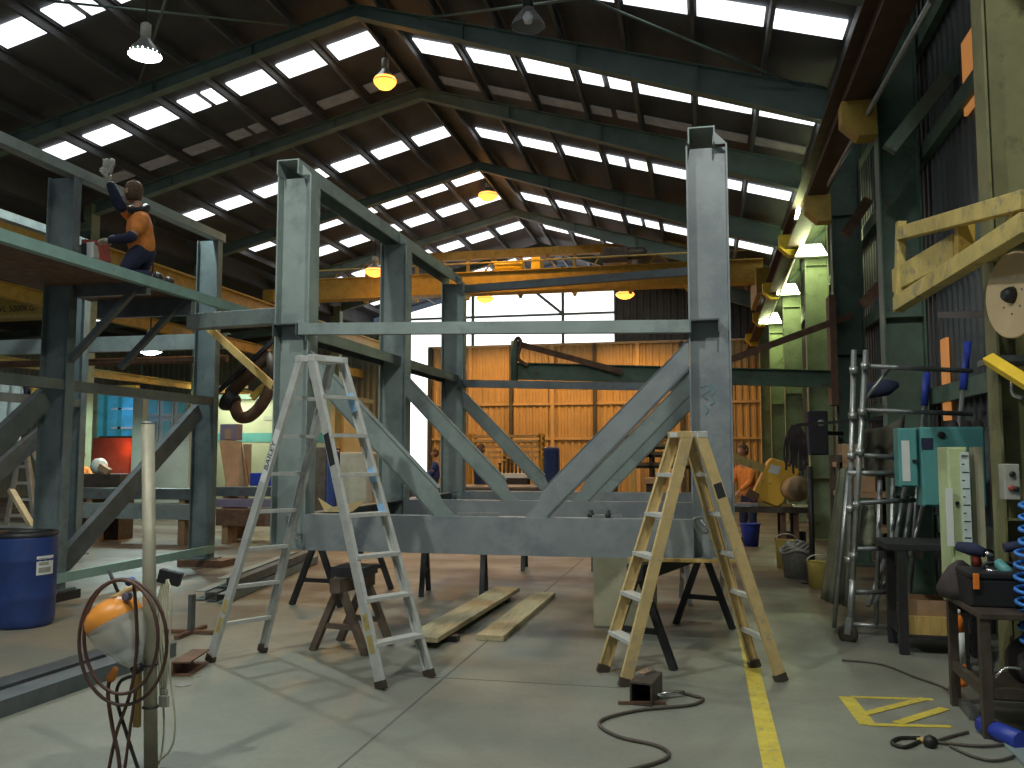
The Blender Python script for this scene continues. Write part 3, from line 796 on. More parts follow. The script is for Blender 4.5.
# bowl: hood is the upper cap, lens the cone below it
tilt = (PP(140, 600, -.12) - PP(104, 612, -.12)).normalized()
hood_c = PP(111, 618, -.12); cone_tip = PP(134, 668, -.12)
axis = (cone_tip - hood_c).normalized(); LN = (cone_tip - hood_c).length
prof_l = [(-.00, .135), (LN * .2, .142), (LN * .45, .125), (LN * .7, .085), (LN * .92, .045), (LN, .026)]
core = PP(113, 617, -.12)
cone_tip = PP(136, 666, -.12)
axis = (cone_tip - core).normalized(); LN = (cone_tip - core).length
MB().lathe(core, axis, [(0, .138), (LN * .15, .142), (LN * .4, .128), (LN * .65, .094), (LN * .88, .052), (LN, .03)], 28).build('lens', 'clear', wl_)
MB().lathe(core, axis, [(.03, .139 * 1.02), (0, .144), (-.03, .135), (-.06, .11), (-.085, .07), (-.095, .02)], 28, cap=False).build('hood', 'orangehood', wl_)
side = axis.cross(Y_).normalized()
MB().lathe(core + axis * .03, axis, [(0, .02), (.1, .026), (.13, .012)], 12).build('bulb', 'white', wl_)
MB().lathe(cone_tip - axis * .005, axis, [(0, .032), (.03, .032), (.045, .02)], 14).build('gland', 'black', wl_)
MB().tube(bez([core - axis * .08, PP(122, 594, -.1), PP(131, 588, -.08), PP(145, 588, -.03)], 6), .018, 10).build('yoke', 'aluwarm', wl_)
for px, py, m in ((129, 596, 'purple'), (132, 581, 'blue')):
    c = PP(px, py, -.14); MB().lathe(c, -Y_, [(0, .022), (.03, .022), (.035, .015)], 14).build('clamp_knob', m, wl_)
MB().tube([PP(109, 571, -.1), PP(118, 592, -.1)], .009, 8).build('handle_rod', 'black', wl_)

cb = thing('cable_coil', 'brown rubber cable looped in wide rings over the lamp and pole', 'cable', pp(600))
def ring(cx, cy, rx, ry, dy, r, n=40, rot=0):
    return [PP(cx + rx * math.cos(2 * math.pi * k / n + rot), cy + ry * math.sin(2 * math.pi * k / n + rot), dy + .02 * math.sin(4 * math.pi * k / n)) for k in range(n)]
MB().tube(ring(123, 642, 44, 63, -.17, 0), .009, 8, True).build('loop', 'cable', cb)
MB().tube(ring(121, 637, 37, 57, -.20, 0, rot=.5), .009, 8, True).build('loop', 'cable', cb)
MB().tube(bez([PP(134, 585, -.16), PP(137, 640, -.17), PP(131, 690, -.16), PP(116, 735, -.15), PP(105, 790, -.12)], 8), .009, 8).build('tail', 'cable', cb)
MB().tube(bez([PP(113, 672, -.14), PP(108, 690, -.15), PP(112, 725, -.15), PP(119, 760, -.14), PP(120, 800, -.12)], 8), .01, 8).build('tail', 'cable', cb)
MB().tube(bez([PP(133, 676, -.15), PP(120, 682, -.15), PP(117, 700, -.15), PP(127, 735, -.14), PP(145, 790, -.12)], 8), .009, 8).build('tail', 'cableb', cb)
MB().tube(bez([PP(136, 690, -.16), PP(130, 730, -.15), PP(122, 790, -.13)], 8), .008, 8).build('tail', 'cable', cb)
MB().lathe(PP(116, 668, -.15), PP(108, 684, -.15) - PP(116, 668, -.15), [(0, .014), (.05, .024), (.07, .02)], 12).build('plug', 'hivis', cb)
cw = thing('pale_cable', 'pale cream cable bundle hanging from the bracket beside the grey pole', 'cable', PP(167, 640, .02))
for i, dx in enumerate((-5, -2, 1, 4)):
    MB().tube(bez([PP(166 + dx * .6, 579, .02), PP(161 + dx * 1.2, 620, .0), PP(164 + dx, 660, .0), PP(163 + dx * .4, 700, .0)], 8), .006, 6).build('strand', 'cablew', cw)
MB().tube(bez([PP(168, 580, .02), PP(172, 600, .0), PP(169, 660, .0), PP(175, 720, .0), PP(170, 750, 0), PP(148, 768, -.03), PP(140, 772, -.05)], 8), .005, 6).build('strand', 'cablew', cw)
MB().tube(bez([PP(163, 700, 0), PP(164, 730, 0), PP(160, 760, 0), PP(150, 772, -.05)], 8), .005, 6).build('strand', 'cablew', cw)
pk = thing('padlock', 'small grey padlock shaped weight hanging on the pale cable', 'padlock', PP(164, 701, -.02))
MB().bar(PP(164, 695.5, -.02), PP(164, 707, -.02), .05, .022, X_).build('body', 'greybox', pk, bev=.003)
MB().tube(bez([PP(161, 696, -.02), PP(161, 689, -.02), PP(167, 689, -.02), PP(167, 696, -.02)], 5), .004, 6).build('shackle', 'galv', pk)

# ================================================================== LAMPS OVERHEAD
def lamp(name, label, p, r, glow, colr, power, hang, m='galv', glass=False, rad=.12):
    t = thing(name, label, 'lamp', p)
    MB().lathe(p, Z_, [(0, r), (.02, r), (.10, r * .82), (.2, r * .45), (.26, r * .3)], 28, cap=False).build('shade', 'bell' if glass else m, t)
    MB().lathe(p + Z_ * .25, Z_, [(0, r * .32), (.22, r * .32), (.24, r * .2)], 16).build('ballast_housing', 'greybox' if not glass else 'black', t)
    MB().tube([p + Z_ * .48, p + Z_ * hang], .015, 8).build('stem', 'black', t)
    if glow:
        MB().lathe(p + Z_ * .03, -Z_, [(-.03, r * .9), (.0, r * .98), (.04, r * .85), (.09, r * .4)] if glow == 'lampw' else [(-.05, r * .9), (.0, r * 1.02), (.07, r * .92), (.15, r * .6), (.19, r * .2)], 20).build('lit_lens', glow, t)
    else:
        MB().lathe(p + Z_ * .2, -Z_, [(0, .03), (.06, .07), (.14, .05), (.16, .01)], 16).build('bulb', 'white', t)
    if glow == 'lampo':
        ld = bpy.data.lights.new(name + '_glow', 'POINT'); ld.energy = 12; ld.color = (1, .42, .06); ld.shadow_soft_size = r
        lo = bpy.data.objects.new(name + '_glow', ld); COL.objects.link(lo); lo.location = p - Z_ * .45
    if power:
        ld = bpy.data.lights.new(name + '_light', 'SPOT'); ld.energy = power; ld.color = colr; ld.shadow_soft_size = rad; ld.spot_size = math.radians(112 if glow == 'lampo' and p.y < 20 else 150); ld.spot_blend = .35
        lo = bpy.data.objects.new(name + '_light', ld); COL.objects.link(lo); lo.location = p - Z_ * .22
    return t
def hangto(p): return roofz(p.x) - p.z - .05
def L_(px, py, y): return AY(px, py, y)
p = L_(145, 56, 10.7); lamp('high_bay_lamp', 'lit cool white high bay lamp hung above the deck frame', p, .23, 'lampw', (.86, 1, .97), 560, hangto(p))
p = L_(528, 27, 10.7); lamp('high_bay_lamp', 'unlit clear glass bell lamp below the rafters', p, .22, None, None, 0, hangto(p), glass=True)
p = L_(385, 82, 15.9); lamp('high_bay_lamp', 'bright orange sodium lamp hung near the ridge', p, .23, 'lampo', (1, .52, .14), 900, hangto(p))
p = L_(488, 196, 25.4); lamp('high_bay_lamp', 'small orange lamp in front of a rooflight at the ridge', p, .3, 'lampo', (1, .5, .12), 350, hangto(p))
for px, lab in ((485, 'orange lamp over the glazed gable beyond the second column'), (625, 'orange lamp at the dark end of the gable glazing')):
    p = L_(px, 299 if px < 500 else 295, 33.2); lamp('high_bay_lamp', lab, p, .36, 'lampo', (1, .45, .09), 820, hangto(p))
p = L_(375, 272, 25.6); lamp('high_bay_lamp', 'orange lamp glimpsed beside the middle column of the tall frame', p, .33, 'lampo', (1, .48, .1), 600, hangto(p))
for (x, y, e, lab) in ((-4.2, 1.6, 680, 'unseen cool white high bay lamp added as fill over the front of the floor'), (.4, 2.6, 540, 'unseen cool white high bay lamp added as fill over the yellow floor line')):
    p = V((x, y, 7.6)); lamp('high_bay_lamp', lab, p, .23, 'lampw', (.97, 1, .90), e, hangto(p))  # unseen lamps added to fill the near faces with light
p = AY(150, 352, 17.0)
lamp('high_bay_lamp', 'lit white lamp in the side bay over the grey cupboard', p, .25, 'lampw', (.75, 1, .95), 420, 6.95 - p.z)
# green lit floodlights on the right hand columns
def flood(label, px, py, y, wpx, hpx, power):
    p = AY(px, py, y); k = (p - V((0, 0, CAMH))).length / FOC
    t = thing('flood_light', label, 'flood light', p)
    w, h = wpx * k / 2, hpx * k / 2
    mb = MB(); mb.prism([p + V((-w, 0, -h)), p + V((w, 0, -h)), p + V((w * .6, 0, h)), p + V((-w * .6, 0, h))], (0, .18, 0)); mb.build('reflector', 'galv', t)
    MB().prism([p + V((-w * .95, -.012, -h * .9)), p + V((w * .95, -.012, -h * .9)), p + V((w * .6, -.012, h * .8)), p + V((-w * .6, -.012, h * .8))], (0, .01, 0)).build('lit_face', 'lampg', t)
    MB().bar(p + V((0, .1, h * .8)), p + V((.3, .25, h * 2 + .2)), .04, .04).build('arm', 'darkgreen', t)
    ld = bpy.data.lights.new('flood_light_light', 'POINT'); ld.energy = power; ld.color = (.85, 1, .42); ld.shadow_soft_size = .15
    lo = bpy.data.objects.new('flood_light_light', ld); COL.objects.link(lo); lo.location = p + V((-.05, -.35, -.1))
flood('highest white flood light beneath the brown crane rail', 802, 212, 16.6, 14, 14, 18)
flood('broad white flood light on the pale green column', 811, 250, 17.6, 30, 12, 32)
flood('middle white flood light of the row down the far columns', 788, 289, 22.5, 22, 11, 48)
flood('lowest white flood light of the row at the far columns', 770, 318, 27.3, 22, 11, 64)

# ================================================================== CRANES
cr = thing('bridge_crane', 'yellow overhead travelling crane with a braced walkway spanning the hall', 'crane', (-6, 27, 6.5))
z0, z1 = AY(500, 291, 26.6).z, AY(500, 271, 26.6).z
MB().box(-13.9, 1.8, 26.7, 27.15, z0 + .0, z1).build('girder', 'yellow', cr)
MB().box(-13.9, 1.8, 26.62, 27.2, z1, z1 + .03).build('girder_flange', 'yellow', cr)
MB().box(-13.9, 1.8, 26.62, 27.2, z0 - .03, z0).build('girder_flange', 'yellow', cr)
zt = AY(500, 250, 28).z
MB().box(-13.9, 1.8, 28.4, 28.65, zt - .16, zt + .12).build('upper_girder', 'yellow', cr)
for k in range(9):
    x = -13.4 + k * 1.85
    MB().bar((x, 28.5, z0 + .1), (x, 28.5, zt - .15), .10, .10, Y_).build('stanchion', 'yellow', cr)
    if k < 8:
        MB().bar((x, 28.45, z0 + .1), (x + .925, 28.45, zt - .15), .05, .05, Y_).build('diagonal', 'yellow', cr)
        MB().bar((x + .925, 28.45, zt - .15), (x + 1.85, 28.45, z0 + .1), .05, .05, Y_).build('diagonal', 'yellow', cr)
zr = AY(500, 262, 27.4).z
MB().tube([(-13.6, 27.4, zr), (1.6, 27.4, zr)], .03, 6).build('handrail', 'oldyellow', cr)
for x in (-14.0, 1.75):
    MB().box(x - .2, x + .2, 26.0, 29.2, 6.36 if x > 0 else 6.7, z0 + .25).build('end_carriage', 'yellow', cr)
tr = thing('crane_hoist', 'yellow hoist trolley riding on the overhead travelling crane', 'hoist', AY(440, 267, 27.3))
c = AY(515, 266, 27.7)
MB().lathe(c - X_ * .7, X_, [(0, .14), (.1, .18), (.9, .18), (1.0, .12)], 20).build('drum', 'yellow_br', tr)
MB().box(c.x - .9, c.x + .8, 27.3, 28.2, c.z - .34, c.z - .24).build('frame', 'oldyellow', tr)
MB().box(c.x + .6, c.x + .9, 27.4, 28.0, c.z - .2, c.z + .2).build('motor', 'yellow_br', tr)
c2 = AY(625, 254, 27.7)
t2_ = thing('crane_hoist', 'dark auxiliary hoist of the travelling crane nearer the tall column', 'hoist', c2)
MB().box(c2.x - .7, c2.x + .1, 27.5, 28.1, c2.z - .3, c2.z + .2).build('drum_case', 'bench', t2_, bev=.03)
MB().lathe(c2 + V((.1, 0, 0)), X_, [(0, .2), (.5, .2), (.6, .1)], 16).build('motor', 'bench', t2_)
# crane of the lean-to bay with its load plate
sc_ = thing('bridge_crane', 'yellow crane beam in the side bay marked with its load', 'crane', (-19, 20, 4.7))
pa, pb_ = AY(0, 316, 20), AY(0, 296, 20)
MB().box(-26, -14.9, 20, 20.4, pa.z, pb_.z).build('girder', 'yellow', sc_)
MB().box(-26, -14.9, 19.95, 20.45, pa.z - .08, pa.z).build('flange', 'oldyellow', sc_)
for x in (-25.6, -15.1):
    MB().box(x - .25, x + .25, 19.2, 21.2, pa.z + .02, pa.z + .3).build('end_carriage', 'yellow', sc_)
tp = AY(13, 309, 19.98)
text_mesh('SWL 5000KG', .24, 'ink', sc_, frame_m(tp, X_, Z_))
trim(MB().ext((-15.1, 8, pa.z - .15), (-15.1, YB, pa.z - .15), Iprof(.22, .34, .016, .012), X_), 'yellow')
trim(MB().ext((-15.3, 8, 3.75), (-15.3, YB, 3.75), Iprof(.16, .2, .016, .012), X_), 'oldyellow')

# swinging jib on the right hand columns, tip near the middle of the hall
jb = thing('jib_crane', 'dark green slender jib arm with a tie rod and hooked tip', 'jib crane', AY(830, 378, 14.0))
j0, j1 = AY(516, 371, 13.2), AY(832, 379, 14.05)
MB().ext(j0, j1, Iprof(.12, .26, .015, .01), Y_).build('arm', 'darkgreen', jb)
MB().bar(AY(515, 343, 13.2), AY(622, 372, 13.4), .05, .09, Y_).build('tie', 'rustm', jb)
MB().bar(AY(700, 371, 13.7), AY(852, 315, 14.1), .06, .10, Y_).build('tie', 'rustm', jb)
MB().tube([AY(514.5, 341, 13.15), AY(514, 360, 13.15), AY(514.5, 384, 13.15)], .055, 10).build('tip_post', 'darkgreen', jb)
MB().tube(bez([AY(514, 343, 13.15), AY(518, 338, 13.15), AY(521, 344, 13.15), AY(518, 358, 13.15), AY(528, 366, 13.15)], 6), .03, 8).build('tip_hook', 'rustm', jb)
MB().box(1.9, 2.0, 13.95, 14.3, j1.z - .4, AY(852, 315, 14.1).z + .3).build('pivot_plate', 'rustm', jb)
# ================================================================== RIGHT HAND SIDE
# scaffold frame on castors
sf = thing('scaffold_tower', 'grey galvanised scaffold frame on a castor beside the teal cabinets', 'scaffold', AZ(850, 640))
SY = 8.35
def T(mbname, pts, r, m='galv', par=sf):
    return MB().tube(pts, r, 10).build(mbname, m, par)
up0 = T('upright', [AY(850, 618, SY), AY(866, 350, SY + .05)], .026)
up1 = T('upright', [AY(848, 600, SY + .1), AY(854, 350, SY + .15)], .026)
T('upright', [AY(834, 628, SY + .25), AY(849, 472, SY + .3)], .022)
for py in (412, 452, 366, 505, 556):
    c = AY(850 + (618 - py) * .06, py, SY); c2_ = AY(848 + (600 - py) * .024, py + 4, SY + .1)
    MB().lathe(c - Z_ * .03, Z_, [(0, .037), (.06, .037)], 12).build('coupler', 'galv', sf)
    MB().lathe(c2_ - Z_ * .03, Z_, [(0, .037), (.06, .037)], 12).build('coupler', 'galv', sf)
for py0, px1, py1, m, x0 in ((366, 972, 371, 'dtube', 864), (410, 972, 414, 'dtube', 862), (455, 905, 458, 'dtube', 859), (473, 900, 473, 'galv', 848), (503, 915, 500, 'dtube', 856), (549, 905, 548, 'dtube', 853), (592, 892, 592, 'dtube', 851)):
    T('rung', [AY(x0, py0, SY + .02), AY(px1, py1, SY + .15)], .022, m)
T('brace_tube', [AY(866, 398, SY + .1), AY(889, 369, SY + .12)], .016)
T('lower_upright', [AY(880, 480, SY + .3), AY(876, 628, SY + .3)], .022)
T('lower_upright', [AY(893, 478, SY + .35), AY(890, 624, SY + .35)], .02)
T('foot_rail', [AY(850, 624, SY + .3), AY(892, 627, SY + .3)], .022)
T('threaded_leg', [AY(850, 618, SY), AY(853, 580, SY)], .031, 'galv')
cst = MB().lathe(AY(847, 634, SY) - Y_ * .025 + Z_ * .0, V((.4, 1, 0)), [(0, .05), (.012, .085), (.045, .085), (.055, .05)], 20).build('castor', 'bench', sf)
MB().bar(AY(850, 617, SY), AY(848, 634, SY), .075, .05, V((.4, 1, 0))).build('castor_fork', 'galv', sf)
T('jack_stay', [AY(858, 632, SY + .5), AY(822, 610, SY + .9)], .022, 'galv') if False else None
# leaning props and poles
for i, (a, b, m1, m2, lab) in enumerate((
        ((927, 373), (912, 432), 'blue', 'galv', 'silver pole with a blue sleeve leaning over the teal cabinet'),
        ((968, 342), (942, 426), 'blue', 'galv', 'silver pole with a dark blue grip leaning beside the lit wall slot'))):
    t = thing('prop_pole', lab, 'pole', AY(b[0], b[1], 9.0))
    A_, B_ = AY(a[0], a[1], 9.1), AY(b[0] - 8, b[1] + 130, 8.75)
    B_.z = .02
    m_ = A_.lerp(B_, .13 if i == 0 else .17)
    MB().tube([A_, m_], .035, 10).build('sleeve', m1, t)
    MB().tube([m_, B_], .022, 10).build('shaft', m2, t)
for i, (a, b) in enumerate((((905, 487), (893, 556)), ((912, 497), (902, 560)), ((924, 502), (910, 556)), ((885, 560), (868, 606)), ((902, 545), (874, 604)))):
    p_, q_ = AY(a[0], a[1], 8.75 + i * .02), AY(b[0], b[1], 8.62)
    lab = ('brightest steel tube leaning below the paper marked cabinet', 'second steel tube of the bunch below the teal cabinets', 'third steel tube slanting above the dark table', 'thin steel tube slanting low behind the castor frame', 'bright lower steel tube slanting to the scaffold foot')[i]
    single(MB().tube([p_, q_], .022, 10), 'steel_tube', 'galv', lab, 'tube', q_, 'loose tubes leaning under the teal cabinets')
# dark table with channel piece
tb = thing('steel_table', 'dark steel table with a timber box beneath it under the teal cabinets', 'table', AZ(915, 650))
q0, q1 = AZ(903, 656), AZ(950, 645)
TYt = 7.9
l0, l1 = AY(886, 543, TYt), AY(960, 543, TYt)
MB().box(l0.x, l1.x + .15, TYt - .02, TYt + .55, l0.z - .06, l0.z).build('table_top', 'trestle', tb, bev=.006)
for x in (AY(903, 600, TYt).x, l1.x + .1):
    for y in (TYt + .02, TYt + .48):
        MB().box(x - .035, x + .035, y - .035, y + .035, 0, l0.z - .06).build('leg', 'trestle', tb)
zs = AY(920, 636, TYt).z
MB().box(l0.x + .1, l1.x + .1, TYt, TYt + .5, zs - .02, zs).build('shelf', 'trestle', tb)
s0, s1 = AY(898, 617, TYt + .1), AY(950, 601, TYt + .1)
s0.x = AY(903, 600, TYt).x + .05; s1.x = l1.x + .04
bx_ = thing('wooden_tray', 'shallow weathered wooden tray on the low shelf of the dark table', 'tray', (s0.x, TYt, zs))
MB().box(s0.x, s1.x, TYt + .08, TYt + .10, zs + .001, s1.z).build('side_board', 'ply', bx_)
MB().box(s0.x, s1.x, TYt + .42, TYt + .44, zs + .001, s1.z).build('side_board', 'ply', bx_)
MB().box(s0.x, s1.x, TYt + .1, TYt + .42, zs + .001, zs + .02).build('floor_board', 'timber', bx_)
MB().box(s0.x, s1.x, TYt + .05, TYt + .078, zs + .001, s0.z + .02).build('front_lath', 'timber', bx_)
k0 = AY(922, 543, TYt + .1); 
single(MB().ext(k0 + V((0, 0, .001)), k0 + V((0, .25, .001)), [(0, 0), (.15, 0), (.15, .14), (.14, .14), (.14, .012), (.012, .012), (.012, .14), (0, .14)], X_), 'channel_offcut', 'dtube', 'open steel channel offcut standing on the dark table', 'offcut', k0)
# cabinets
def cab(name, lab, px0, py0, px1, py1, y, d, m, ground=False):
    a, b = AY(px0, py0, y), AY(px1, py1, y)
    if ground: b.z = .002
    t = thing(name, lab, 'cabinet', (a.x, y, b.z))
    MB().box(a.x, b.x, y + .012, y + d, b.z, a.z).build('body', m, t, bev=.006)
    dr_ = MB().box(a.x + .012, b.x - .012, y - .008, y + .01, b.z + .012, a.z - .012).build('door', m, t, bev=.005)
    return t, dr_, a, b
t, d_, a, b = cab('control_cabinet', 'narrow teal control cabinet with a paper sheet on its door', 898, 428, 919, 487, 8.2, .22, 'tealcab')
MB().box(a.x + .02, a.x + .085, 8.186, 8.19, b.z + .05, a.z - .11).build('paper_sheet', 'white', d_)
MB().bar((b.x - .05, 8.18, (a.z + b.z) / 2 - .03), (b.x - .01, 8.18, (a.z + b.z) / 2 - .03), .02, .02).build('latch', 'black', d_)
t, d_, a, b = cab('control_cabinet', 'wide teal control cabinet next to the pale chart cabinet', 920.5, 427, 988, 507, 8.15, .25, 'tealcab')
e0, e1 = AY(921, 438, 8.138), AY(933, 449, 8.138)
MB().box(e0.x, e1.x, 8.132, 8.14, e1.z, e0.z).build('dark_plate', 'navy', d_)
MB().lathe((a.x + .16, 8.145, a.z - .07), -Y_, [(0, .03), (.02, .03), (.025, .02)], 14).build('rotary_switch', 'black', d_)
MB().bar(AY(905, 427, 8.2) + V((.0, .1, -.02)), AY(905, 427, 8.2) + V((.9, .25, -.02)), .1, .02).build('top_tray', 'dtube', t)
for i, px in enumerate((953, 966, 978)):
    c = AY(px, 424, 8.25)
    single(MB().lathe(c - Z_ * .06, Z_, [(0, .045), (.02, .05), (.07, .04), (.09, .02)], 12), 'tin_can', 'bag', ('dark tin on the teal cabinet nearest the pole sleeve', 'middle dark tin on top of the teal cabinet', 'dark reddish tin on the teal cabinet by the column')[i], 'tin', c, 'tins on the teal cabinet')
t, d_, a, b = cab('chart_cabinet', 'tall pale green cabinet with a long paper chart', 947, 447, 974, 606, 7.25, .3, 'palecab')
MB().box(a.x + .03, b.x - .03, 7.3, 7.52, .001, b.z).build('shade_block', 'black', t)  # black block stands in for the shade under the bench
e0, e1 = AY(959, 452, 7.24), AY(972, 542, 7.24)
ch_ = MB().box(e0.x, e1.x, 7.228, 7.233, e1.z, e0.z).build('paper_chart', 'paper', d_)
for k in range(11):
    z = e1.z + (e0.z - e1.z) * (k + .5) / 11
    MB().box(e0.x + .012, e0.x + (.03 if k % 2 else .06), 7.2255, 7.228, z - .004, z + .004).build('print_mark', 'ink', ch_)
MB().box(e0.x + .012, e1.x - .012, 7.2255, 7.228, e0.z - .05, e0.z - .02).build('print_heading', 'greybox', ch_)
a_ = AY(945, 488, 7.2); b_ = AY(954, 546, 7.2)
MB().box(a_.x, b_.x, 7.18, 7.2, b_.z, a_.z).build('side_card', 'white', t)
MB().lathe(AY(957, 503, 7.24), -Y_, [(0, .014), (.02, .014)], 10).build('latch', 'black', d_)
sp = thing('grey_post', 'pale dirty post between the chart cabinet and the column', 'post', AZ(982, 690))
a, b = AY(974, 447, 7.3), AY(987, 560, 7.3)
MB().box(a.x, b.x, 7.3, 7.42, .75, a.z).build('shaft', 'conc_block', sp); MB().box(a.x, b.x, 7.3, 7.42, 0, .749).build('foot', 'bench', sp)  # lower part coloured dark to paint the shade below the bench
sw = thing('switch_box', 'grey switch box on the pale column beside the blue coil', 'switch box', AY(1012, 480, 6.2))
a, b = AY(1004, 464, 6.2), AY(1021, 500, 6.2)
MB().box(a.x, b.x, 6.2, 6.32, b.z, a.z).build('body', 'greybox', sw, bev=.006)
for px, py, m in ((1012, 474, 'black'), (1011, 488, 'redd'), (1016, 489, 'black')):
    MB().lathe(AY(px, py, 6.2), -Y_, [(0, .018), (.015, .018), (.022, .01)], 12).build('button', m, sw)
# bench at the lower corner
bn = thing('work_bench', 'dark oily steel work bench with a toolbox by the floor triangle', 'bench', AZ(975, 738))
bz = AY(970, 611, 5.75).z
MB().box(1.56, 2.27, 5.68, 6.45, bz - .035, bz).build('bench_top', 'bench', bn, bev=.004)
for x, y in ((1.59, 5.72), (1.59, 6.40), (2.22, 5.72), (2.22, 6.40)):
    MB().box(x - .028, x + .028, y - .028, y + .028, 0, bz - .035).build('leg', 'bench', bn)
zl = AY(970, 690, 5.75).z
MB().box(1.59, 2.22, 5.70, 5.74, zl - .03, zl + .03).build('stretcher', 'bench', bn)
MB().box(1.57, 1.61, 5.72, 6.40, zl - .03, zl + .03).build('stretcher', 'bench', bn)
MB().box(1.59, 2.22, 5.74, 6.4, zl - .05, zl - .03).build('lower_shelf', 'bench', bn)
tx = thing('tool_box', 'black plastic toolbox with an orange latch on the bench', 'toolbox', (1.7, 6, bz))
a, b = AY(967, 575, 5.95), AY(1030, 604, 5.95)
MB().box(a.x, a.x + .44, 5.9, 6.18, bz, bz + .17).build('tub', 'black', tx, bev=.012)
MB().box(a.x - .008, a.x + .448, 5.89, 6.19, bz + .171, bz + .215).build('lid', 'black', tx, bev=.012)
MB().box(a.x + .015, a.x + .05, 5.875, 5.892, bz + .11, bz + .205).build('latch', 'orange', tx, bev=.004)
MB().tube(bez([(a.x + .12, 6.04, bz + .215), (a.x + .14, 6.04, bz + .25), (a.x + .30, 6.04, bz + .25), (a.x + .32, 6.04, bz + .215)], 5), .012, 8).build('handle', 'black', tx)
def tool(name, lab, parts, loc):
    t = thing(name, lab, name.split('_')[-1], loc)
    for nm, mb, m in parts: mb.build(nm, m, t)
    return t
single(MB().box(1.98, 2.22, 6.22, 6.42, bz + .001, AY(1010, 546, 6.3).z - .037), 'parts_tin', 'bench', 'dark square tin of parts under the blue handled tool on the bench', 'tin', (2.1, 6.3, bz))
zt_ = bz + .225
c = AY(1004, 572, 6.0)
tool('air_grinder', 'teal and silver grinder lying on the black toolbox', [('body', MB().tube([AY(997, 562, 6.05), AY(1006, 571, 6.0), AY(1012, 577, 6.0)], [.03, .036, .03], 12), 'tealcab'), ('nose', MB().tube([AY(1012, 577, 6.0), AY(1022, 586, 6.0)], [.02, .012], 10), 'chrome')], c)
tool('air_drill', 'dark blue drill with a red grip on the bench clutter', [('body', MB().tube([AY(957, 546, 6.2), AY(972, 549, 6.15), AY(985, 553, 6.1)], [.03, .045, .03], 12), 'navy'), ('grip', MB().tube([AY(975, 550, 6.15), AY(978, 566, 6.15)], [.025, .03], 10), 'redd'), ('chuck', MB().tube([AY(985, 553, 6.1), AY(994, 556, 6.1)], [.018, .012], 10), 'chrome')], AY(970, 550, 6.15))
tool('rag_heap', 'heap of dark greasy rags behind the black toolbox', [('cloth', MB().lathe(V((1.62, 6.28, bz)), Z_, [(0, .13), (.06, .15), (.14, .11), (.2, .07), (.24, .02)], 12), 'bag')], (1.62, 6.28, bz))
tool('blue_grip_tool', 'blue handled tool on the bench by the coiled hose', [('handle', MB().tube([AY(1004, 548, 6.3), AY(1024, 545, 6.3)], [.03, .035], 10), 'navy')], AY(1010, 546, 6.3))
for i, (pa_, pb2) in enumerate((((981, 572), (996, 576)), ((986, 570), (1001, 573)))):
    single(MB().tube([AY(*pa_, 5.97), AY(*pb2, 5.97)], .012, 8), 'chrome_bit', 'chrome', ('lower', 'upper')[i] + ' bright steel bit lying across the black toolbox lid', 'bit', AY(*pa_, 5.97))
# bollard under the bench
bo = thing('safety_post', 'orange and white striped safety post standing under the bench', 'bollard', (AY(957, 640, 6.95).x, 6.95, 0))
p = AY(957, 640, 6.95); p.z = 0
MB().lathe(p, Z_, [(0, .056), (.03, .056), (.035, .055), (.16, .053)], 20).build('base', 'orange', bo)
MB().lathe(p + Z_ * .16, Z_, [(0, .0535), (.22, .05)], 20).build('reflective_band', 'white', bo)
MB().lathe(p + Z_ * .38, Z_, [(0, .05), (.09, .046), (.12, .03)], 20).build('top', 'orange', bo)
MB().lathe(p + Z_ * .50, Z_, [(0, .03), (.035, .03), (.04, .015)], 14).build('cap', 'white', bo)
# stuff below the bench
tool('grinding_disc_case', 'dark round case with a bright edge on the low bench shelf', [('case', MB().lathe(V((1.9, 5.98, zl + .13)), V((.2, -1, .3)), [(0, .14), (.1, .16), (.18, .12)], 20), 'bag'), ('edge_trim', MB().tube(bez([AY(995, 678, 5.72), AY(1006, 668, 5.72), AY(1022, 669, 5.72)], 6), .008, 6), 'chrome')], (1.86, 5.95, zl))
tool('blue_cylinder', 'shiny blue tube lying on the floor beneath the bench', [('tube', MB().tube([AZ(982, 724, .05), AZ(1022, 742, .05)], [.05, .055], 14), 'blue')], AZ(1000, 735))
tool('steel_flat', 'grey steel flat lying on the floor at the bench foot', [('bar', MB().bar(AZ(1010, 742, .01), AZ(1040, 772, .01), .10, .02), 'steel')], AZ(1020, 750))
tool('angle_offcut', 'grey angle offcut on the floor behind the bench leg', [('bar', MB().bar(AZ(953, 690, .03), AZ(975, 716, .03), .06, .05), 'dtube')], AZ(960, 700))
# floor cables
fc = thing('air_hose', 'dark hose loop with a black coupling on the floor near the bench', 'hose', AZ(930, 742))
MB().tube(bez([AZ(920, 741, .012), AZ(905, 747, .012), AZ(892, 743, .012), AZ(900, 738, .012), AZ(920, 738, .012)], 8), .011, 8).build('loop', 'cableb', fc)
MB().tube([AZ(917, 740, .015), AZ(924, 740, .02), AZ(926, 740.5, .02)], [.012, .018, .012], 8).build('brass_fitting', 'timber', fc)
MB().tube([AZ(924, 741, .03), AZ(930, 742, .03), AZ(936, 742, .03)], [.025, .042, .025], 10).build('coupling', 'cableb', fc)
MB().tube(bez([AZ(936, 742, .015), AZ(955, 744, .012), AZ(985, 746, .012), AZ(1010, 742, .012), AZ(1030, 728, .012)], 8), .009, 8).build('tail', 'hose', fc)
MB().tube(bez([AZ(936, 741, .015), AZ(952, 736, .012), AZ(968, 732, .012)], 8), .009, 8).build('tail', 'hose', fc)
MB().tube(bez([AZ(950, 746, .012), AZ(975, 757, .012), AZ(1000, 760, .012), AZ(1030, 750, .012)], 8), .008, 8).build('tail', 'hose', fc)
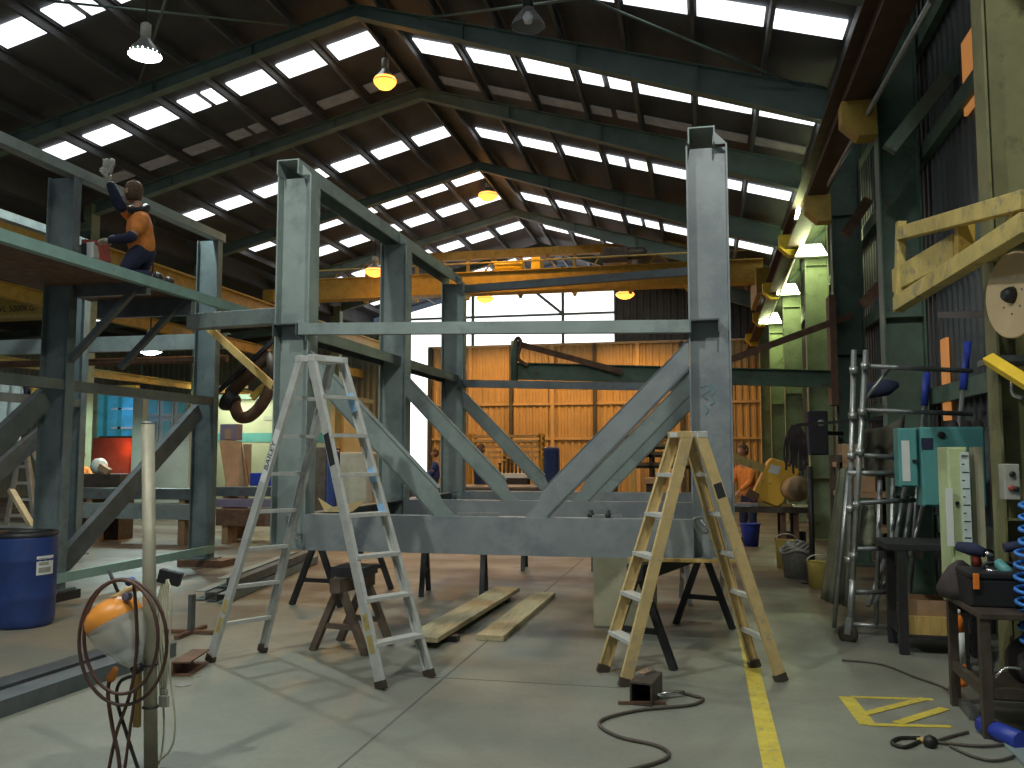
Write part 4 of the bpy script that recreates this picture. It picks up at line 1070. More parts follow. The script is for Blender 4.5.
single(MB().tube(bez([AZ(842, 660, .01), AZ(880, 664, .01), AZ(915, 677, .01), AZ(945, 688, .01), AZ(970, 705, .01), AZ(985, 716, .01)], 8), .008, 8), 'floor_cable', 'hose', 'thin brown cable running over the floor from the castor to the bench', 'cable', AZ(900, 670))
# blue coiled air hose hanging at the edge
pts = []
for k in range(150):
    a = k * .5; f = k / 149
    c = AY(1031, 500, 5.9).lerp(AY(1031, 645, 5.75), f)
    r = .06 if f < .3 else .05 + .035 * math.sin(math.pi * f)
    pts.append(c + V((math.cos(a) * r, math.sin(a) * r, 0)))
single(MB().tube(pts, .012, 6), 'coiled_hose', 'brightblue', 'bright blue coiled air hose hanging beside the bench', 'hose', pts[0])
# chipped yellow swing bracket on the first column
yb = thing('wall_bracket', 'chipped yellow steel swing bracket reaching out from the green column', 'bracket', AY(900, 300, 9.2))
BL = lambda px, py, d=0: AY(px, py, 7.9 - (px - 897) / 127.0 * 2.5 + d)
MB().bar(BL(903, 233), BL(1030, 199), .10, .11, X_).build('top_arm', 'oldyellow', yb, bev=.004)
MB().bar(BL(899, 304), BL(1030, 222), .10, .12, X_).build('lower_arm', 'oldyellow', yb, bev=.004)
MB().bar(BL(901, 222), BL(899, 312), .10, .07, Y_).build('end_post', 'oldyellow', yb, bev=.004)
MB().bar(BL(965, 222), BL(964, 264), .10, .11, Y_).build('mid_post', 'yellow', yb, bev=.004)
MB().bar(BL(899, 281, .14), BL(961, 247, .14), .12, .20, X_).build('box_beam', 'oldyellow', yb, bev=.006)
MB().bar(BL(1020, 214), V((2.02, 6.66, BL(1020, 214).z)), .08, .08).build('hinge_arm', 'oldyellow', yb)
dc = thing('reel_disc', 'large beige round disc with a black hub hung below the yellow bracket', 'disc', AY(1014, 295, 6.0))
c = AY(1015, 295, 6.0); n_ = V((-.956, -.29, .0))
MB().lathe(c, n_, [(0, .268), (.006, .275), (.014, .275), (.02, .268)], 40).build('flange', 'beige', dc)
MB().lathe(c - n_ * .17, n_, [(0, .268), (.006, .275), (.014, .275), (.02, .268)], 40).build('flange', 'beige', dc)
MB().lathe(c - n_ * .15, n_, [(0, .07), (.15, .07)], 20).build('core', 'bench', dc)
MB().lathe(c + n_ * .02, n_, [(0, .055), (.03, .05), (.06, .03)], 9).build('hub', 'black', dc)
for k in range(7):
    a = 2 * math.pi * k / 7 + .3; u = n_.cross(Z_).normalized()
    MB().lathe(c + n_ * .018 + u * math.cos(a) * .10 + Z_ * math.sin(a) * .12, n_, [(0, .008), (.006, .008)], 8).build('rivet', 'chrome', dc)
MB().bar(c - n_ * .1, c + V((.75, .5, .0)), .05, .05).build('axle_arm', 'oldyellow', dc)
ya = thing('guard_arm', 'bright yellow slanted guard arm below the beige disc', 'guard', AY(1005, 368, 6.1))
MB().bar(AY(989, 359, 6.2), AY(1032, 386, 5.8), .06, .075, Y_).build('arm', 'yellow_br', ya, bev=.005)
MB().box(AY(992, 358, 6.3).x, 2.2, 6.25, 6.625, AY(1008, 362, 6.3).z, AY(1008, 356, 6.3).z).build('dark_plate', 'dtube', ya)
MB().tube(bez([AY(1016, 375, 6.0), AY(1012, 384, 6.0), AY(1013, 394, 6.0), AY(1022, 398, 6.0)], 6), .012, 8).build('hook', 'chrome', ya)
# wall stays and lit slot behind the poles
win(MB().box(XWR + .055, XWR + .065, 10.85 + .45, 10.85 + .95, 1.9, 3.2), 'cream')
single(MB().bar(AX(940, 315, 2.3), AX(988, 314, 2.3), .04, .06), 'wall_stay', 'black', 'short black bar on the wall sheeting under the yellow bracket', 'bar', AX(940, 315, 2.3))
# sloping dark struts on the right hand wall, second bay
for (a, b, yy, m, lab) in (((862, 305), (905, 260), 12.0, 'rustm', 'rusty wall strut beside the second column, longer one'), ((845, 235), (868, 200), 13.0, 'rustm', 'rusty wall strut up by the crane rail, shorter one'), ((889, 150), (985, 30), 9.4, 'darkgreen', 'dark steep stay high behind the pale column')):
    single(MB().bar(AY(*a, yy), AY(*b, yy), .12, .14), 'wall_strut', m, lab, 'strut', AY(*a, yy))
bg = thing('loud_speaker', 'black box speaker mounted up on the second green column', 'speaker', AY(818, 433, 13.6))
a, b = AY(808, 411, 13.6), AY(829, 455, 13.6)
MB().box(a.x, b.x, 13.6, 13.95, b.z, a.z).build('body', 'navy', bg, bev=.02)
MB().box(a.x + .02, b.x - .02, 13.585, 13.6, b.z + .02, a.z - .02).build('grille', 'black', bg)
MB().lathe(AY(821, 423, 13.585), -Y_, [(0, .05), (.006, .05), (.008, .03)], 16).build('badge', 'greybox', bg)
MB().bar((b.x - .02, 13.8, (a.z + b.z) / 2), (2.05, 14.1, (a.z + b.z) / 2), .06, .06).build('bracket', 'black', bg)
# tarp hung on the scaffold edge, canvas bundles
def drape(name, m, lab, corners, folds=5, amp=.05, sag=0):
    (a, b, c, d) = [V(p) for p in corners]   # top left, top right, bottom right, bottom left
    rows = []
    for i in range(9):
        f = i / 8; l, r = a.lerp(d, f), b.lerp(c, f); row = []
        for j in range(17):
            g = j / 16; p = l.lerp(r, g)
            p = p + Y_ * (amp * math.sin(g * math.pi * folds + f * 1.5) * (.3 + f)) - Z_ * sag * math.sin(math.pi * g) * (1 - f)
            row.append(p)
        rows.append(row)
    o = MB().quadgrid(rows).build(name, m, None, a)
    s_ = o.modifiers.new('thick', 'SOLIDIFY'); s_.thickness = .012
    return tag(o, lab, 'cloth')
drape('tarpaulin', 'tarp', 'grey green tarpaulin hanging beside the scaffold uprights', (AY(838, 470, 9.4), AY(852, 466, 9.4), AY(846, 606, 9.2), AY(822, 600, 9.3)), 3, .06)
drape('tarpaulin', 'tarp', 'pale tarpaulin flap draped inside the lower scaffold rungs', (AY(862, 505, 8.9), AY(874, 503, 8.9), AY(880, 548, 8.85), AY(858, 545, 8.85)), 2, .03)
drape('canvas_sheet', 'olive', 'dark olive canvas draped behind the upper scaffold rungs', (AY(862, 428, 9.3), AY(905, 415, 9.3), AY(902, 478, 9.2), AY(866, 476, 9.2)), 4, .05, .05)
single(MB().lathe(AY(881, 393, 9.2) - X_ * .18, V((1, .1, .25)), [(0, .03), (.08, .075), (.25, .085), (.36, .03)], 14), 'rolled_jacket', 'navy', 'dark navy rolled jacket lying over the scaffold rung', 'jacket', AY(881, 393, 9.2))
rk = thing('storage_rack', 'rusty timber storage rack behind the scaffold uprights', 'rack', AZ(845, 590))
for py in (465, 495, 530):
    MB().box(1.55, 2.2, 10.9, 11.6, AY(845, py, 10.9).z - .03, AY(845, py, 10.9).z + .03).build('shelf', 'ply', rk)
for x in (1.55, 2.15):
    for y in (10.93, 11.55):
        MB().box(x - .03, x + .03, y - .03, y + .03, 0, AY(845, 455, 10.9).z).build('post', 'bench', rk)
for i, (px, py, m, lab) in enumerate(((832, 456, 'card', 'brown cardboard box on the top of the timber rack'), (842, 488, 'ply', 'brown carton on the middle shelf of the timber rack'), (833, 500, 'hivis', 'small orange jar on the lower shelf of the timber rack'))):
    zb_ = AY(845, (465, 495, 530)[i], 10.9).z + .031
    x_ = AY(px, py, 11.1).x + .1
    single(MB().box(x_, x_ + .26 - .1 * (i == 2), 11.0, 11.3, zb_, zb_ + .22), 'carton', m, lab, 'box', (x_, 11, zb_), bev=.008)
# hanging dark hoses and rags
hg = thing('hose_tangle', 'bunch of dark hoses and rags hanging before the far columns', 'hoses', AY(796, 430, 12.6))
for k in range(14):
    x = 786 + k * 1.5 + random.uniform(-1.5, 1.5)
    MB().tube(bez([AY(796 + (k - 7) * .5, 425, 12.6), AY(x, 440, 12.55), AY(x + random.uniform(-2, 2), 456, 12.6), AY(x + random.uniform(-2, 3), 464 + random.uniform(0, 12), 12.6)], 6), .017, 6).build('hose', 'bag', hg)
MB().bar(AY(796, 425, 12.6), V((2.4, 12.6, AY(796, 425, 12.6).z + .08)), .04, .04).build('hook_arm', 'black', hg)

# cold saw and its table
SWY = 14.3
st_ = thing('saw_table', 'dark roller table carrying the yellow saw', 'table', AZ(768, 560))
a, b = AY(726, 506, SWY), AY(812, 513, SWY)
MB().box(a.x, b.x, SWY - .1, SWY + .7, b.z, a.z).build('table_top', 'bench', st_)
for px in (730, 783, 796):
    x = AY(px, 520, SWY).x
    for y in (SWY, SWY + .55):
        MB().box(x - .04, x + .04, y - .04, y + .04, 0, b.z).build('leg', 'rustm', st_)
sw_ = thing('cold_saw', 'yellow cut off saw with a tan motor on the dark roller table', 'saw', (AY(775, 506, SWY).x, SWY + .3, a.z))
hd = [AY(772, 458, SWY), AY(799, 466, SWY), AY(800, 472, SWY), AY(783, 503, SWY), AY(778, 507, SWY), AY(754, 498, SWY), AY(753, 493, SWY), AY(768, 462, SWY)]
MB().prism(hd, (0, .42, 0)).build('saw_head', 'saw', sw_, bev=.02)
c = AY(793, 489, SWY - .0)
MB().lathe(c, V((.45, -.88, .05)), [(-.12, .17), (.0, .19), (.13, .2), (.17, .19), (.18, .08), (.22, .06)], 24).build('motor', 'motor', sw_)
MB().prism([AY(771, 464, SWY - .01), AY(781, 467, SWY - .01), AY(778, 475, SWY - .01), AY(768, 472, SWY - .01)], (0, .012, 0)).build('rating_plate', 'white', sw_)
for px, py in ((763, 480), (770, 483)):
    MB().lathe(AY(px, py, SWY), -Y_, [(0, .022), (.02, .02)], 10).build('button', 'oldyellow', sw_)
MB().bar(AY(732, 457, SWY + .1), AY(770, 471, SWY + .1), .13, .13, Y_).build('feed_arm', 'oldyellow', sw_)
MB().bar(AY(747, 492, SWY), AY(757, 498, SWY), .14, .14, Y_).build('vice_jaw', 'rustm', sw_)
MB().bar(AY(775, 503, SWY + .2), AY(775, 508, SWY + .2), .5, .3, X_).build('saw_base', 'oldyellow', sw_)
MB().prism([AY(735, 503, SWY), AY(760, 503, SWY), AY(758, 506, SWY), AY(736, 506, SWY)], (0, .2, 0)).build('coolant_tray', 'chrome', sw_)
for px0, px1, m, lab in ((785, 806, 'bench', 'low dark crate under the saw table behind the buckets'),):
    a, b = AY(px0, 531, SWY + .25), AY(px1, 540, SWY + .25)
    single(MB().box(a.x, b.x, SWY + .2, SWY + .5, 0, a.z), 'steel_crate', m, lab, 'crate', (a.x, SWY, 0), bev=.01)
bs_ = thing('black_stand', 'slim black stand on the floor beneath the black speaker', 'stand', AZ(813, 583))
MB().tube([AZ(813, 583) + Z_ * .01, AZ(813, 583) + Z_ * 1.5], .035, 8).build('post', 'black', bs_)
MB().lathe(AZ(813, 583), Z_, [(0, .16), (.02, .16), (.03, .04)], 16).build('foot', 'black', bs_)
bl_ = thing('plastic_bin', 'dark blue plastic bin on the floor under the saw table', 'bin', AZ(752, 545))
p = AZ(751, 546); MB().lathe(p, Z_, [(0, .13), (.38, .17), (.40, .18), (.40, .165), (.02, .12)], 20).build('body', 'blue', bl_); MB().tube([p + V((math.cos(a) * .18, math.sin(a) * .18, .4)) for a in [k * math.pi / 12 for k in range(24)]], .012, 6, True).build('rim', 'blue', bl_)
def bucket(lab, px, py, r, h, m, handle=True):
    p = AZ(px, py); t = thing('bucket', lab, 'bucket', p, 'buckets at the far columns')
    MB().lathe(p, Z_, [(0, r * .85), (h, r), (h + .01, r * 1.05), (h - .01, r * .95), (.03, r * .8)], 20).build('body', m, t)
    if handle: MB().tube([p + V((math.cos(a) * r, 0, h + math.sin(a) * r * .6)) for a in [k * math.pi / 10 for k in range(11)]], .01, 6).build('handle', 'galv', t)
bucket('yellow bucket on the floor below the saw table end', 787, 568, .16, .40, 'bucket')
bucket('grey bucket heaped with rope beside the yellow bucket', 797, 577, .2, .33, 'rope')
bucket('small yellow bucket beneath the black speaker', 820, 588, .15, .32, 'bucket')
rp = thing('rope_heap', 'pale tangled rope piled on the grey bucket', 'rope', AZ(797, 577) + Z_ * .34)
for k in range(5):
    c = AZ(797, 577) + Z_ * (.35 + k * .025)
    MB().tube([c + V((math.cos(a) * (.21 - k * .025), math.sin(a) * (.2 - k * .02), .03 * math.sin(3 * a + k))) for a in [j * math.pi / 10 for j in range(20)]], .022, 6, True).build('coil', 'rope', rp)

# clamps left on the frame
def clamp(lab, p, q):
    t = thing('steel_clamp', lab, 'clamp', p)
    d = (q - p).normalized(); n1 = d.cross(Y_).normalized()
    MB().tube([p, q], .012, 8).build('screw', 'chrome', t)
    MB().tube(bez([p + n1 * .02, p - n1 * .05 - d * .02, p - n1 * .06 + d * .08, p + d * .12], 6), .014, 8).build('jaw', 'galv', t)
    MB().tube([q - n1 * .04, q + n1 * .04], .006, 6).build('tee_bar', 'chrome', t)
clamp('bright steel clamp hung on the column foot behind the tan ladder', AY(701, 519, 7.22), AY(715, 545, 7.22))
clamp('bright steel clamp on the column foot behind the aluminium ladder', AY(292, 517, 7.22), AY(297, 538, 7.22))
for i, (a, b, lab) in enumerate((((458, 513.5), (500, 509), 'thin steel rod lying on the front beam near the brace foot'), ((592, 513), (622, 513.5), 'light steel bar lying on the front beam under the brace'))):
    p, q = AY(*a, 7.4), AY(*b, 7.43); p.z = 1.135; q.z = 1.135
    single(MB().bar(p, q, .03, .025), 'steel_bar', 'galv', lab, 'bar', p)
for i, px in enumerate((591, 608)):
    p = AY(px, 514, 7.42); p.z = 1.15
    single(MB().lathe(p - Z_ * .025, Z_, [(0, .03), (.03, .03), (.035, .018), (.06, .018)], 8), 'bolt', 'black', ('black bolt on the front beam close to the brace foot', 'black bolt on the front beam beside the light bar')[i], 'bolt', p)
dh = thing('sheet_offcut', 'bent pale sheet offcut lying on the beam end behind the aluminium ladder', 'offcut', AY(332, 505, 7.45))
mb = MB(); p = AY(318, 498, 7.45); q = AY(345, 511, 7.45)
mb.prism([p, AY(332, 507, 7.45), AY(366, 500, 7.5), AY(352, 512, 7.5), AY(325, 512, 7.45)], (0, .012, 0)); mb.build('sheet', 'aluwarm', dh)
# ================================================================== BACKGROUND, LEFT AND CENTRE
def boxthing(name, lab, cat, px0, py0, px1, py1, y, d, m, ground=False, bev=.01, group=None):
    a, b = AY(px0, py0, y), AY(px1, py1, y)
    z0 = 0 if ground else b.z
    return single(MB().box(a.x, b.x, y, y + d, z0, a.z), name, m, lab, cat, (a.x, y, z0), group, bev)
# welding booth in the side bay
wb = thing('welding_booth', 'teal curtained welding booth lit blue behind the deck frame', 'booth', AZ(115, 520))
BY = 20.3
a, b = AY(97, 392, BY), AY(136, 436, BY)
MB().box(a.x, b.x, BY, BY + .04, b.z, a.z).build('curtain', 'blueglow', wb)  # curtain glows by itself in place of the lamp light on it
for px in (107, 121):
    x = AY(px, 400, BY).x
    MB().box(x - .05, x + .05, BY - .04, BY - .005, b.z, a.z).build('mullion', 'tealcurtain', wb)
for py in (409, 428):
    MB().box(AY(112, py, BY).x, b.x, BY - .04, BY - .005, AY(112, py, BY).z - .03, AY(112, py, BY).z + .03).build('rail', 'paper', wb)
MB().box(a.x, b.x, BY - .08, BY + .08, a.z, a.z + .16).build('head_beam', 'saw', wb)
a2, b2 = AY(93, 438, BY - .3), AY(134, 470, BY - .3)
MB().box(a2.x, b2.x, BY - .3, BY - .26, b2.z - .6, a2.z).build('red_screen', 'red', wb)
for x in (a.x, b.x):
    MB().box(x - .06, x + .06, BY - .06, BY + .06, 0, a.z).build('post', 'colgreen', wb)
for (px, py, pw, col) in ((122, 410, 9, (.15, .55, 1)), (122, 448, 7, (1, .25, .04))):
    ld = bpy.data.lights.new('booth_light', 'POINT'); ld.energy = pw; ld.color = col; ld.shadow_soft_size = .1
    lo = bpy.data.objects.new('booth_light', ld); COL.objects.link(lo); lo.location = AY(px, py, BY - .6)
single(MB().box(*[v for v in (AY(134, 380, 19.6).x, AY(144, 380, 19.6).x)], 19.6, 19.8, 0, AY(134, 395, 19.6).z), 'green_post', 'wallpale', 'pale green post between the lit booth and the grey cabinets', 'post', AZ(139, 540))
cbx = thing('tool_cupboard', 'grey cupboard with glazed upper doors behind the lamp pole', 'cupboard', AZ(170, 520))
a, b = AY(147, 395, 20.6), AY(189, 440, 20.6)
MB().box(a.x, b.x, 20.6, 21.2, 0, a.z).build('carcass', 'wallpale', cbx)
for i in range(3):
    x0, x1 = a.x + (b.x - a.x) * i / 3 + .04, a.x + (b.x - a.x) * (i + 1) / 3 - .04
    for z0, z1 in ((b.z, (a.z + b.z) / 2 - .04), ((a.z + b.z) / 2 + .04, a.z - .08)):
        d_ = MB().box(x0, x1, 20.57, 20.6, z0, z1).build('door', 'greybox', cbx)
        MB().box(x0 + .06, x1 - .06, 20.555, 20.57, z0 + .06, z1 - .06).build('pane', 'tealcab', d_)
# white curtain patch and ladder at the far edge
drape('welding_curtain', 'paper', 'pale hanging curtain beside the first deck frame post', (AY(-6, 378, 14), AY(24, 380, 14), AY(22, 442, 14), AY(-6, 440, 14)), 5, .08)
drape('work_jacket', 'navy', 'dark jacket hanging by the pale curtain near the deck frame post', (AY(22, 382, 13.6), AY(31, 382, 13.6), AY(33, 404, 13.6), AY(24, 406, 13.6)), 3, .05)
drape('yellow_cloth', 'yellow', 'yellow cloth hanging over the diagonal brace by the dark jacket', (AY(29, 384, 13.5), AY(41, 384, 13.5), AY(40, 397, 13.5), AY(30, 396, 13.5)), 3, .04)
l2 = thing('step_ladder', 'distant slim aluminium step ladder behind the blue drum', 'ladder', AZ(15, 540))
zz = AY(24, 452, 11).z
p0, p1, p2, p3 = AZ(2, 548), AZ(37, 547), AY(20, 450, 13.0), AY(26, 450, 13.0)
for (q, r_) in ((p0, p2), (p1, p3)):
    MB().bar(q, r_, .05, .07, Y_).build('stile', 'alu', l2)
    MB().bar(q + V((.1, .9, 0)), r_ + V((0, .15, 0)), .05, .06, Y_).build('stile', 'alu', l2)
for i in range(1, 6):
    MB().bar(p0.lerp(p2, i / 6), p1.lerp(p3, i / 6), .03, .05, Y_).build('tread', 'alu', l2)
plank('timber_plank', 'brown timber leaning low behind the distant step ladder', (0, 0), (1, 1), .1, .1, 0) if False else None
single(MB().bar(AY(11, 490, 12.35), AY(38, 536, 12.2), .12, .06, Y_), 'timber_plank', 'wood', 'pale timber leaning against the steel behind the blue drum', 'plank', AY(11, 490, 12.3), bev=.004)
# low stacks of plate and beams across the hall floor
def stackbar(lab, px0, px1, py0, py1, y, m, d=.5, name='steel_plate', cat='steel plate'):
    return boxthing(name, lab, cat, px0, py0, px1, py1, y, d, m, bev=0)
SB = ((216, 296, 487, 497, 15.2, 'steel_dark', 'dark upper plate of the stack behind the aluminium ladder'),
      (216, 292, 499, 508, 15.0, 'purple', 'purplish middle plate of the stack behind the aluminium ladder'),
      (216, 288, 509, 527, 14.8, 'rustm', 'deep rusty plate of the stack behind the aluminium ladder'),
      (75, 196, 488, 500, 14.6, 'steel_dark', 'dark upper beam lying across between the deck frame posts'),
      (75, 196, 503, 520, 14.4, 'steel', 'pale lower beam lying across between the deck frame posts'),
      (-40, 34, 527, 545, 11.2, 'steel_dark', 'dark beam on the floor behind the blue drum'))
for i, (x0, x1, y0, y1, yy, m, lab) in enumerate(SB):
    a, b = AY(x0, y0, yy), AY(x1, y1, yy)
    hh = (a.z - b.z)
    single(MB().ext((a.x, yy, (a.z + b.z) / 2), (b.x, yy, (a.z + b.z) / 2), Cprof(.4, hh, .02), Y_), 'steel_beam', m, lab, 'beam', (a.x, yy, b.z))
    for f in (.12, .88):
        x = a.x + (b.x - a.x) * f
        single(MB().box(x - .06, x + .06, yy + .02, yy + .36, 0, b.z - .002), 'timber_dunnage', 'ply', 'timber bearer under the %s, %s end' % (lab.replace(' lying across', ''), ('pole', 'frame')[f > .5]), 'bearer', (x, yy, 0))
# timber sheet and boxes by the glowing cabin
CY = 24.5
a, b = AY(218, 400, CY), AY(330, 470, CY)
cabin = thing('site_cabin', 'pale green lit cabin wall beyond the deck frame', 'cabin', (a.x, CY, 0))
MB().box(a.x, b.x, CY, CY + 3, 0, a.z).build('wall', 'wallcream', cabin)
MB().box(a.x, b.x, CY - .02, CY - .001, AY(250, 442, CY).z, AY(250, 433, CY).z).build('green_band', 'tealcab', cabin)
MB().box(a.x - .1, b.x + .1, CY - .2, CY + 3.2, a.z, a.z + .15).build('roof', 'rafter', cabin)
e0, e1 = AY(264, 416, CY), AY(275, 420, CY)
MB().box(e0.x, e1.x, CY - .03, CY - .001, e1.z, e0.z).build('name_plate', 'greybox', cabin)
ld = bpy.data.lights.new('cabin_light', 'AREA'); ld.energy = 80; ld.color = (.92, 1, .72); ld.size = 1.5
lo = bpy.data.objects.new('cabin_light', ld); COL.objects.link(lo); lo.location = ((a.x + b.x) / 2 - 1, CY - 1.3, a.z + .2); lo.rotation_euler = (math.radians(35), 0, 0)
fx_ = thing('tube_light', 'fluorescent batten above the lit cabin wall', 'light', lo.location)
MB().box(lo.location.x - .8, lo.location.x + .8, lo.location.y - .1, lo.location.y + .1, lo.location.z + .05, lo.location.z + .13).build('body', 'white', fx_)
py_ = thing('plywood_sheet', 'brown plywood sheet leaning upright beside the cabin', 'sheet', AZ(235, 545))
q = [AY(219, 440, 16), AY(241, 441, 16), AY(248, 487, 15.7), AY(226, 487, 15.7)]
dz_ = (q[3] - q[0]) * .9
MB().prism([q[0], q[1], q[1] + (q[2] - q[1]) * 1.0, V((q[2].x, q[2].y, .01)), V((q[3].x, q[3].y, .01)), q[3]], (0, .03, 0)).build('sheet', 'ply', py_)
MB().prism([AY(243, 444, 16.2), AY(251, 444, 16.2), AY(250, 485, 16.2), AY(247, 485, 16.2)], (0, .03, 0)).build('batten', 'card', py_)
t = thing('control_box', 'purple grey control box with a white notice above the plywood', 'box', AY(228, 440, 16.3))
a, b = AY(220, 424, 16.3), AY(235, 440, 16.3)
MB().box(a.x, b.x, 16.3, 16.6, b.z, a.z).build('body', 'purple', t, bev=.01)
e0, e1 = AY(225, 429, 16.29), AY(230.5, 439, 16.29); MB().box(e0.x, e1.x, 16.285, 16.299, e1.z, e0.z).build('notice', 'card', t)
MB().box(a.x + .1, b.x - .1, 16.4, 16.5, 0, b.z).build('pedestal', 'bench', t)
boxthing('blue_crate', 'blue crate on the plate stack below the cabin', 'crate', 250, 473, 272, 486, 15.3, .4, 'blue')
# extraction arm with a hooded elbow
ea = thing('extraction_arm', 'dark extraction hose arm with a curved elbow hanging from a yellow boom', 'extraction arm', AY(240, 400, 12.5))
MB().tube(bez([AY(272, 384, 12.4), AY(262, 404, 12.4), AY(250, 416, 12.4), AY(240, 417, 12.4), AY(236, 410, 12.4), AY(234, 403, 12.4)], 8), [.095] * 41, 14).build('elbow', 'rustm', ea)
MB().lathe(AY(234, 403, 12.4), AY(226, 398, 12.4) - AY(234, 403, 12.4), [(-.04, .12), (0, .14), (.1, .19), (.14, .19)], 18).build('hood', 'black', ea)
MB().tube([AY(271, 352, 12.4), AY(230, 394, 12.4)], .10, 14).build('upper_duct', 'railbrown', ea)
MB().bar(AY(276, 338, 12.3), AY(218, 392, 12.3), .05, .06, Y_).build('link', 'black', ea)
MB().bar(AY(281, 370, 12.4), AY(252, 398, 12.4), .05, .10, Y_).build('link', 'yellow', ea)
MB().tube([AY(271, 352, 12.4), AY(274, 370, 12.4), AY(272, 384, 12.4)], .10, 12).build('swivel', 'bench', ea)
# racks and people by the far cladding
def rack(name, lab, px0, px1, pys, y, m, posts, mp, d=.8, floor_py=None):
    t = thing(name, lab, 'rack', (AY(px0, 450, y).x, y, 0))
    x0, x1 = AY(px0, 450, y).x, AY(px1, 450, y).x
    for py in pys:
        z = AY((px0 + px1) / 2, py, y).z
        MB().box(x0, x1, y, y + d, z - .04, z + .04).build('shelf', m, t)
    zt = AY((px0 + px1) / 2, pys[0], y).z + .1
    for k in range(posts):
        x = x0 + (x1 - x0) * k / (posts - 1)
        for yy in (y + .05, y + d - .05):
            MB().box(x - .05, x + .05, yy - .05, yy + .05, 0, zt).build('post', mp, t)
    return t
rack('bar_rack', 'pale storage rack of steel lengths against the cream cladding', 470, 540, (436, 441, 446.5, 452, 457.5), 31, 'creamrib', 3, 'yellow')
rack('bar_rack', 'dark storage rack loaded with timber lengths by the tall column', 612, 690, (437, 448, 456, 467), 26, 'trestle', 3, 'bench', 1.2)
for i, (py, m, lab) in enumerate(((445, 'wood', 'top'), (453.5, 'wood', 'second'), (464.5, 'ply', 'third'))):
    a, b = AY(630, py, 25.9), AY(684, py, 25.9)
    z = AY(650, (448, 456, 467)[i], 26).z + .041
    single(MB().box(a.x, b.x, 26.14, 26.6, z, z + .09), 'timber_length', m, lab + ' timber length resting on the dark storage rack', 'timber', (a.x, 26, z))
boxthing('blue_drum', 'blue drum standing before the cream cladding', 'drum', 543, 447, 558, 474, 25.5, .4, 'blueplastic', True, .08)
boxthing('orange_post_stand', 'orange timber upright standing by the dark storage rack', 'post', 630, 464, 636, 492, 20, .12, 'timber', True)
boxthing('white_box', 'pale box lying on the rail behind the tan ladder', 'box', 644, 478, 660, 484, 19.5, .6, 'card')
boxthing('pedestal', 'dark pedestal beneath the pale box behind the tan ladder', 'pedestal', 646, 484, 658, 500, 19.6, .4, 'bench', True)
boxthing('press_machine', 'dark brown press machine seen between the aluminium ladder legs', 'machine', 312, 447, 326, 500, 19, .8, 'bench', True, .03)
boxthing('blue_cylinder_drum', 'narrow blue drum seen between the aluminium ladder legs', 'drum', 326, 450, 335, 500, 18.5, .3, 'blueplastic', True, .06)
boxthing('grey_machine', 'pale grey machine seen through the aluminium ladder top rungs', 'machine', 338, 452, 372, 500, 20.5, 1, 'greybox', True, .06)
boxthing('orange_upright', 'orange upright seen through the aluminium ladder', 'post', 335, 405, 340, 500, 23.2, .2, 'timber', True)
# trestle bench with white top in the centre
tt = thing('work_table', 'cluttered work table with a white top behind the rear beam', 'table', AZ(490, 525))
a, b = AY(500, 473.5, 21.5), AY(527, 479, 21.5)
MB().box(a.x - .2, b.x, 21.5, 22.3, b.z, a.z).build('table_top', 'white', tt)
for x in (a.x - .1, b.x - .1):
    for y in (21.6, 22.2): MB().box(x - .04, x + .04, y - .04, y + .04, 0, b.z).build('leg', 'bench', tt)
for k in range(7):
    px = 500 + k * 4; c = AY(px, 472, 21.8); c.z = a.z
    single(MB().lathe(c, Z_, [(0, .03), (.2 + .06 * (k % 3), .025), (.25 + .06 * (k % 3), .06), (.27 + .06 * (k % 3), .02)], 8), 'hand_tool', 'bench', 'upright dark hand tool in the row on the white topped table', 'tool', c, 'tools on the white topped table')
boxthing('dark_machine', 'dark machine housing low behind the rear beam of the frame', 'machine', 404, 486, 540, 496, 18.5, 1.5, 'bench', True, .03)
boxthing('blue_toolbox', 'low dark box beside the white topped table', 'box', 505, 478, 527, 490, 21.4, .08, 'bag', True)

# ================================================================== PEOPLE
def limb(pts, n=1): return [V(p) for p in pts]
def hand(name, wrist, dirv, palm, m, par, s=1.0, curl=.5):
    w = V(wrist); d = V(dirv).normalized(); pn = V(palm); pn = (pn - d * pn.dot(d)).normalized(); sd = d.cross(pn)
    vs = [w, w + d * .045 * s, w + d * .085 * s]; es = [(0, 1), (1, 2)]; rs = [.024 * s, .032 * s, .03 * s]
    for i, (o, L_) in enumerate(((-.030, .062), (-.010, .074), (.011, .070), (.031, .054))):
        b0 = w + d * (.088 - abs(o) * .2) * s + sd * o * s; k = len(vs)
        vs += [b0, b0 + (d * (1 - curl * .4) + pn * curl * .4).normalized() * L_ * .4 * s]
        vs += [vs[-1] + (d * (1 - curl) + pn * curl).normalized() * L_ * .35 * s]
        vs += [vs[-1] + (d * (1 - curl * 1.3) + pn * curl * 1.3).normalized() * L_ * .25 * s]
        es += [(1, k), (k, k + 1), (k + 1, k + 2), (k + 2, k + 3)]; rs += [.011 * s, .0105 * s, .0098 * s, .008 * s]
    k = len(vs)
    vs += [w + d * .03 * s - sd * .036 * s + pn * .008 * s, w + d * .06 * s - sd * .058 * s + pn * .02 * s, w + d * .085 * s - sd * .062 * s + pn * .034 * s]
    es += [(1, k), (k, k + 1), (k + 1, k + 2)]; rs += [.014 * s, .0125 * s, .010 * s]
    return skin_part(name, vs, es, rs, m, par, 1)
